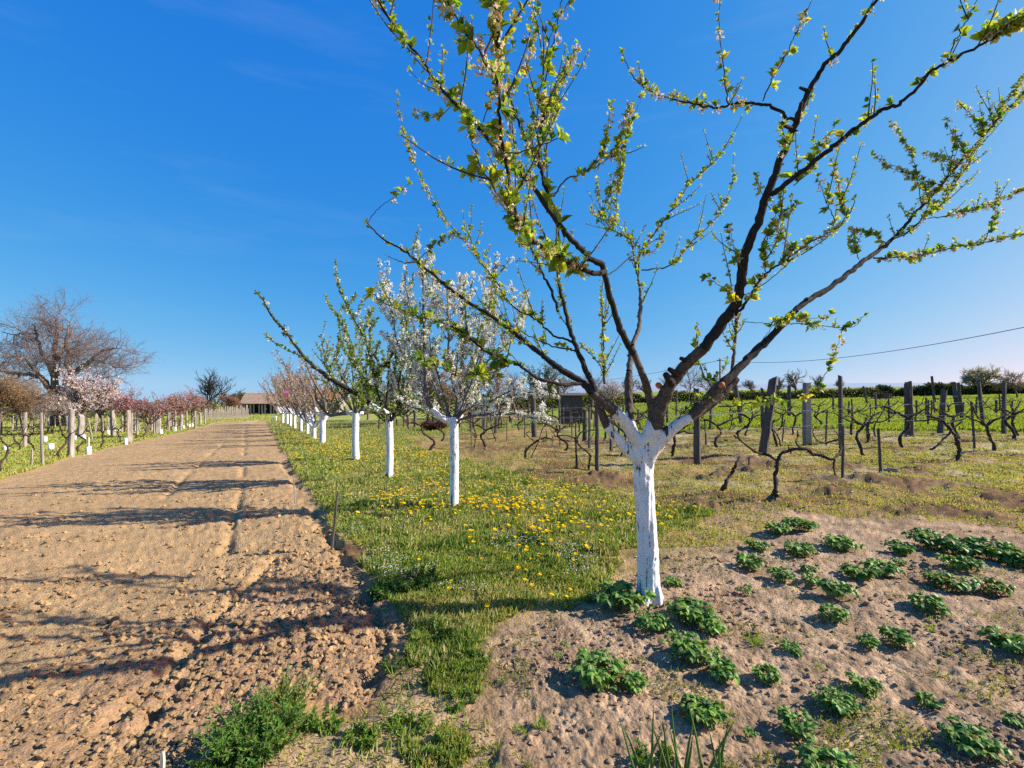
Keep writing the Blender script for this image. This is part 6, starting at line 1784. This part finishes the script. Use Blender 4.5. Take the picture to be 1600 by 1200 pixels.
def dandelions():
    r = np.random.default_rng(12)
    pts = []
    def cloud(n, cx, cy, sx, sy, cond=None):
        for _ in range(n): pts.append((r.normal(cx, sx), r.normal(cy, sy)))
    cloud(110, 760, 795, 70, 8); cloud(70, 620, 790, 45, 9); cloud(60, 850, 790, 60, 18); cloud(80, 800, 765, 110, 12); cloud(60, 900, 830, 55, 22); cloud(40, 660, 762, 50, 10)
    cloud(50, 540, 720, 40, 9); cloud(50, 660, 730, 45, 10); cloud(40, 1020, 800, 30, 10); cloud(40, 780, 815, 110, 25); cloud(28, 860, 870, 70, 30); cloud(10, 720, 850, 80, 25)
    cloud(40, 500, 705, 20, 6); cloud(24, 900, 770, 50, 10)
    pts += [(884, 938), (761, 956), (1062, 962), (1066, 952), (1070, 958), (985, 880), (1085, 876), (710, 925), (820, 905)]
    P_ = np.array([G(a, b) for a, b in pts]); v = fields(P_[:, 0], P_[:, 1])[1]
    P_ = P_[(v > .5) | (np.array([b for a, b in pts]) > 900)]; P_ = P_[np.argsort(P_[:, 1])]
    Z_ = height(P_[:, 0], P_[:, 1], False)
    V, Fc, C = dandelion_mesh()
    me = make_mesh('dandelion', V, [Fc], M_petal, False, {'col': C})
    for i, (x, y) in enumerate(P_[:300]):
        o = link('dandelion', me, None, (x, y, Z_[i])); s = r.uniform(.75, 1.35) * (1.05 if y < 5 else 1.25)
        o.scale = (s, s, s * r.uniform(.7, 1.3)); o.rotation_euler = (r.normal(0, .18), r.normal(0, .18), r.uniform(0, 6))
        tag(o, 'yellow dandelion flower in the grass beneath the whitewashed trees', 'dandelion', 'dandelions in the grass strip')
    rest = P_[300:]
    x2, y2 = scatter(1500, (668, 720), (440, 760), 44); f, v, b, m, L = fields(x2, y2)
    nn = fbm(x2 * .9, y2 * .9, 88); k = (v > .6) & (nn > .5); rest = np.vstack([rest, np.stack([x2[k], y2[k]], 1)]) if len(rest) else np.stack([x2[k], y2[k]], 1)
    Vs = []; n = len(rest); Zr = height(rest[:, 0], rest[:, 1], False)
    for i, (x, y) in enumerate(rest):
        s = 1.2 + y * .02; Vs.append(V * s + np.array([x, y, Zr[i]]))
    Fs = (Fc[None] + (np.arange(n) * len(V))[:, None, None]).reshape(-1, 3)
    tag(link('far_dandelions', make_mesh('far_dandelions', np.vstack(Vs), [Fs], M_petal, False, {'col': np.tile(C, (n, 1))})), 'yellow flowers sprinkled over the farther grass strip', kind='stuff')
    # tiny white daisies in loose patches
    x3, y3 = scatter(6000, (760, 930), (500, 1000), 45); f, v, b, m, L = fields(x3, y3); nn = fbm(x3 * 1.6, y3 * 1.6, 99); k = (v > .6) & (nn > .62)
    x3, y3 = x3[k], y3[k]; n = len(x3); z3_ = height(x3, y3) + .05
    A = np.concatenate([np.stack([x3, y3, z3_], 1), r.normal(0, 1, (n, 3)) * [1, 1, .3], np.tile([0, 0, 1.], (n, 1)), np.full((n, 1), .013), np.full((n, 1), .012), np.tile([.75, .72, .74], (n, 1))], 1)
    tag(Leaves().build('small_white_flowers', M_petal, None, 0, A), 'tiny white flowers scattered in the grass', kind='stuff')
dandelions()

def soil_clods():
    """loose lumps of earth lying on the tilled field and the bed"""
    r = np.random.default_rng(31)
    x1, y1 = scatter(26000, (740, 1330), (-200, 720), 51)
    f, v, b, m, L = fields(x1, y1); nn = sstep(.36, .62, fbm(x1 * .9 + 3, y1 * .9, 19, 3)); edge = np.exp(-((x1 + 1.0 + .15 * y1) / 1.1) ** 2)
    k1 = (f > .7) & (r.random(len(x1)) < (.16 + .4 * nn + .5 * edge) * np.clip(1.5 - y1 / 12, .2, 1))
    x2, y2 = scatter(17000, (830, 1330), (780, 1800), 52)
    f2, v2, b2, m2, L2 = fields(x2, y2); k2 = (b2 > .6) & (r.random(len(x2)) < .12 + .75 * sstep(.42, .6, fbm(x2 * 1.8, y2 * 1.8, 93, 3)))
    ico = []
    import bmesh
    bm = bmesh.new(); bmesh.ops.create_icosphere(bm, subdivisions=1, radius=1)
    base = np.array([v_.co[:] for v_ in bm.verts]); tri = np.array([[v_.index for v_ in f_.verts] for f_ in bm.faces]); bm.free()
    def mk(name, x, y, smin, smax, colr, label, pw=3.2):
        n = len(x); z = height(x, y)
        s = smin + (smax - smin) * r.random(n) ** pw
        s = s * np.clip(y / 3, .8, 1.15)
        V = base[None] * (1 + r.uniform(-.32, .32, (n, len(base), 1)))
        V = V * (s[:, None, None] * r.uniform(.65, 1.2, (n, 1, 3)) * np.array([1, 1, .75]))
        V = V + np.stack([x, y, z + s * .28], 1)[:, None, :]
        Fs = (tri[None] + (np.arange(n) * len(base))[:, None, None]).reshape(-1, 3)
        c = np.array(colr)[None] * r.uniform(.68, 1.12, (n, 1))
        tag(link(name, make_mesh(name, V.reshape(-1, 3), [Fs], M_ground, False, {'col': np.repeat(c, len(base), 0)})), label, kind='stuff')
    mk('soil_clods', x1[k1], y1[k1], .004, .030, (.42, .275, .138), 'loose clods of brown earth on the tilled field')
    mk('bed_crumbs', x2[k2], y2[k2], .004, .019, (.40, .275, .17), 'crumbs of pale earth on the strawberry bed', 2.4)
    # white pebbles on the vineyard floor
    x3, y3 = scatter(900, (690, 900), (700, 1650), 53); f3, v3, b3, m3, L3 = fields(x3, y3); k3 = (f3 < .2) & (v3 < .4) & (m3 < .3) & (b3 < .5)
    mk('pebbles', x3[k3], y3[k3], .005, .018, (.62, .58, .50), 'small pale pebbles on the dry vineyard floor')
soil_clods()
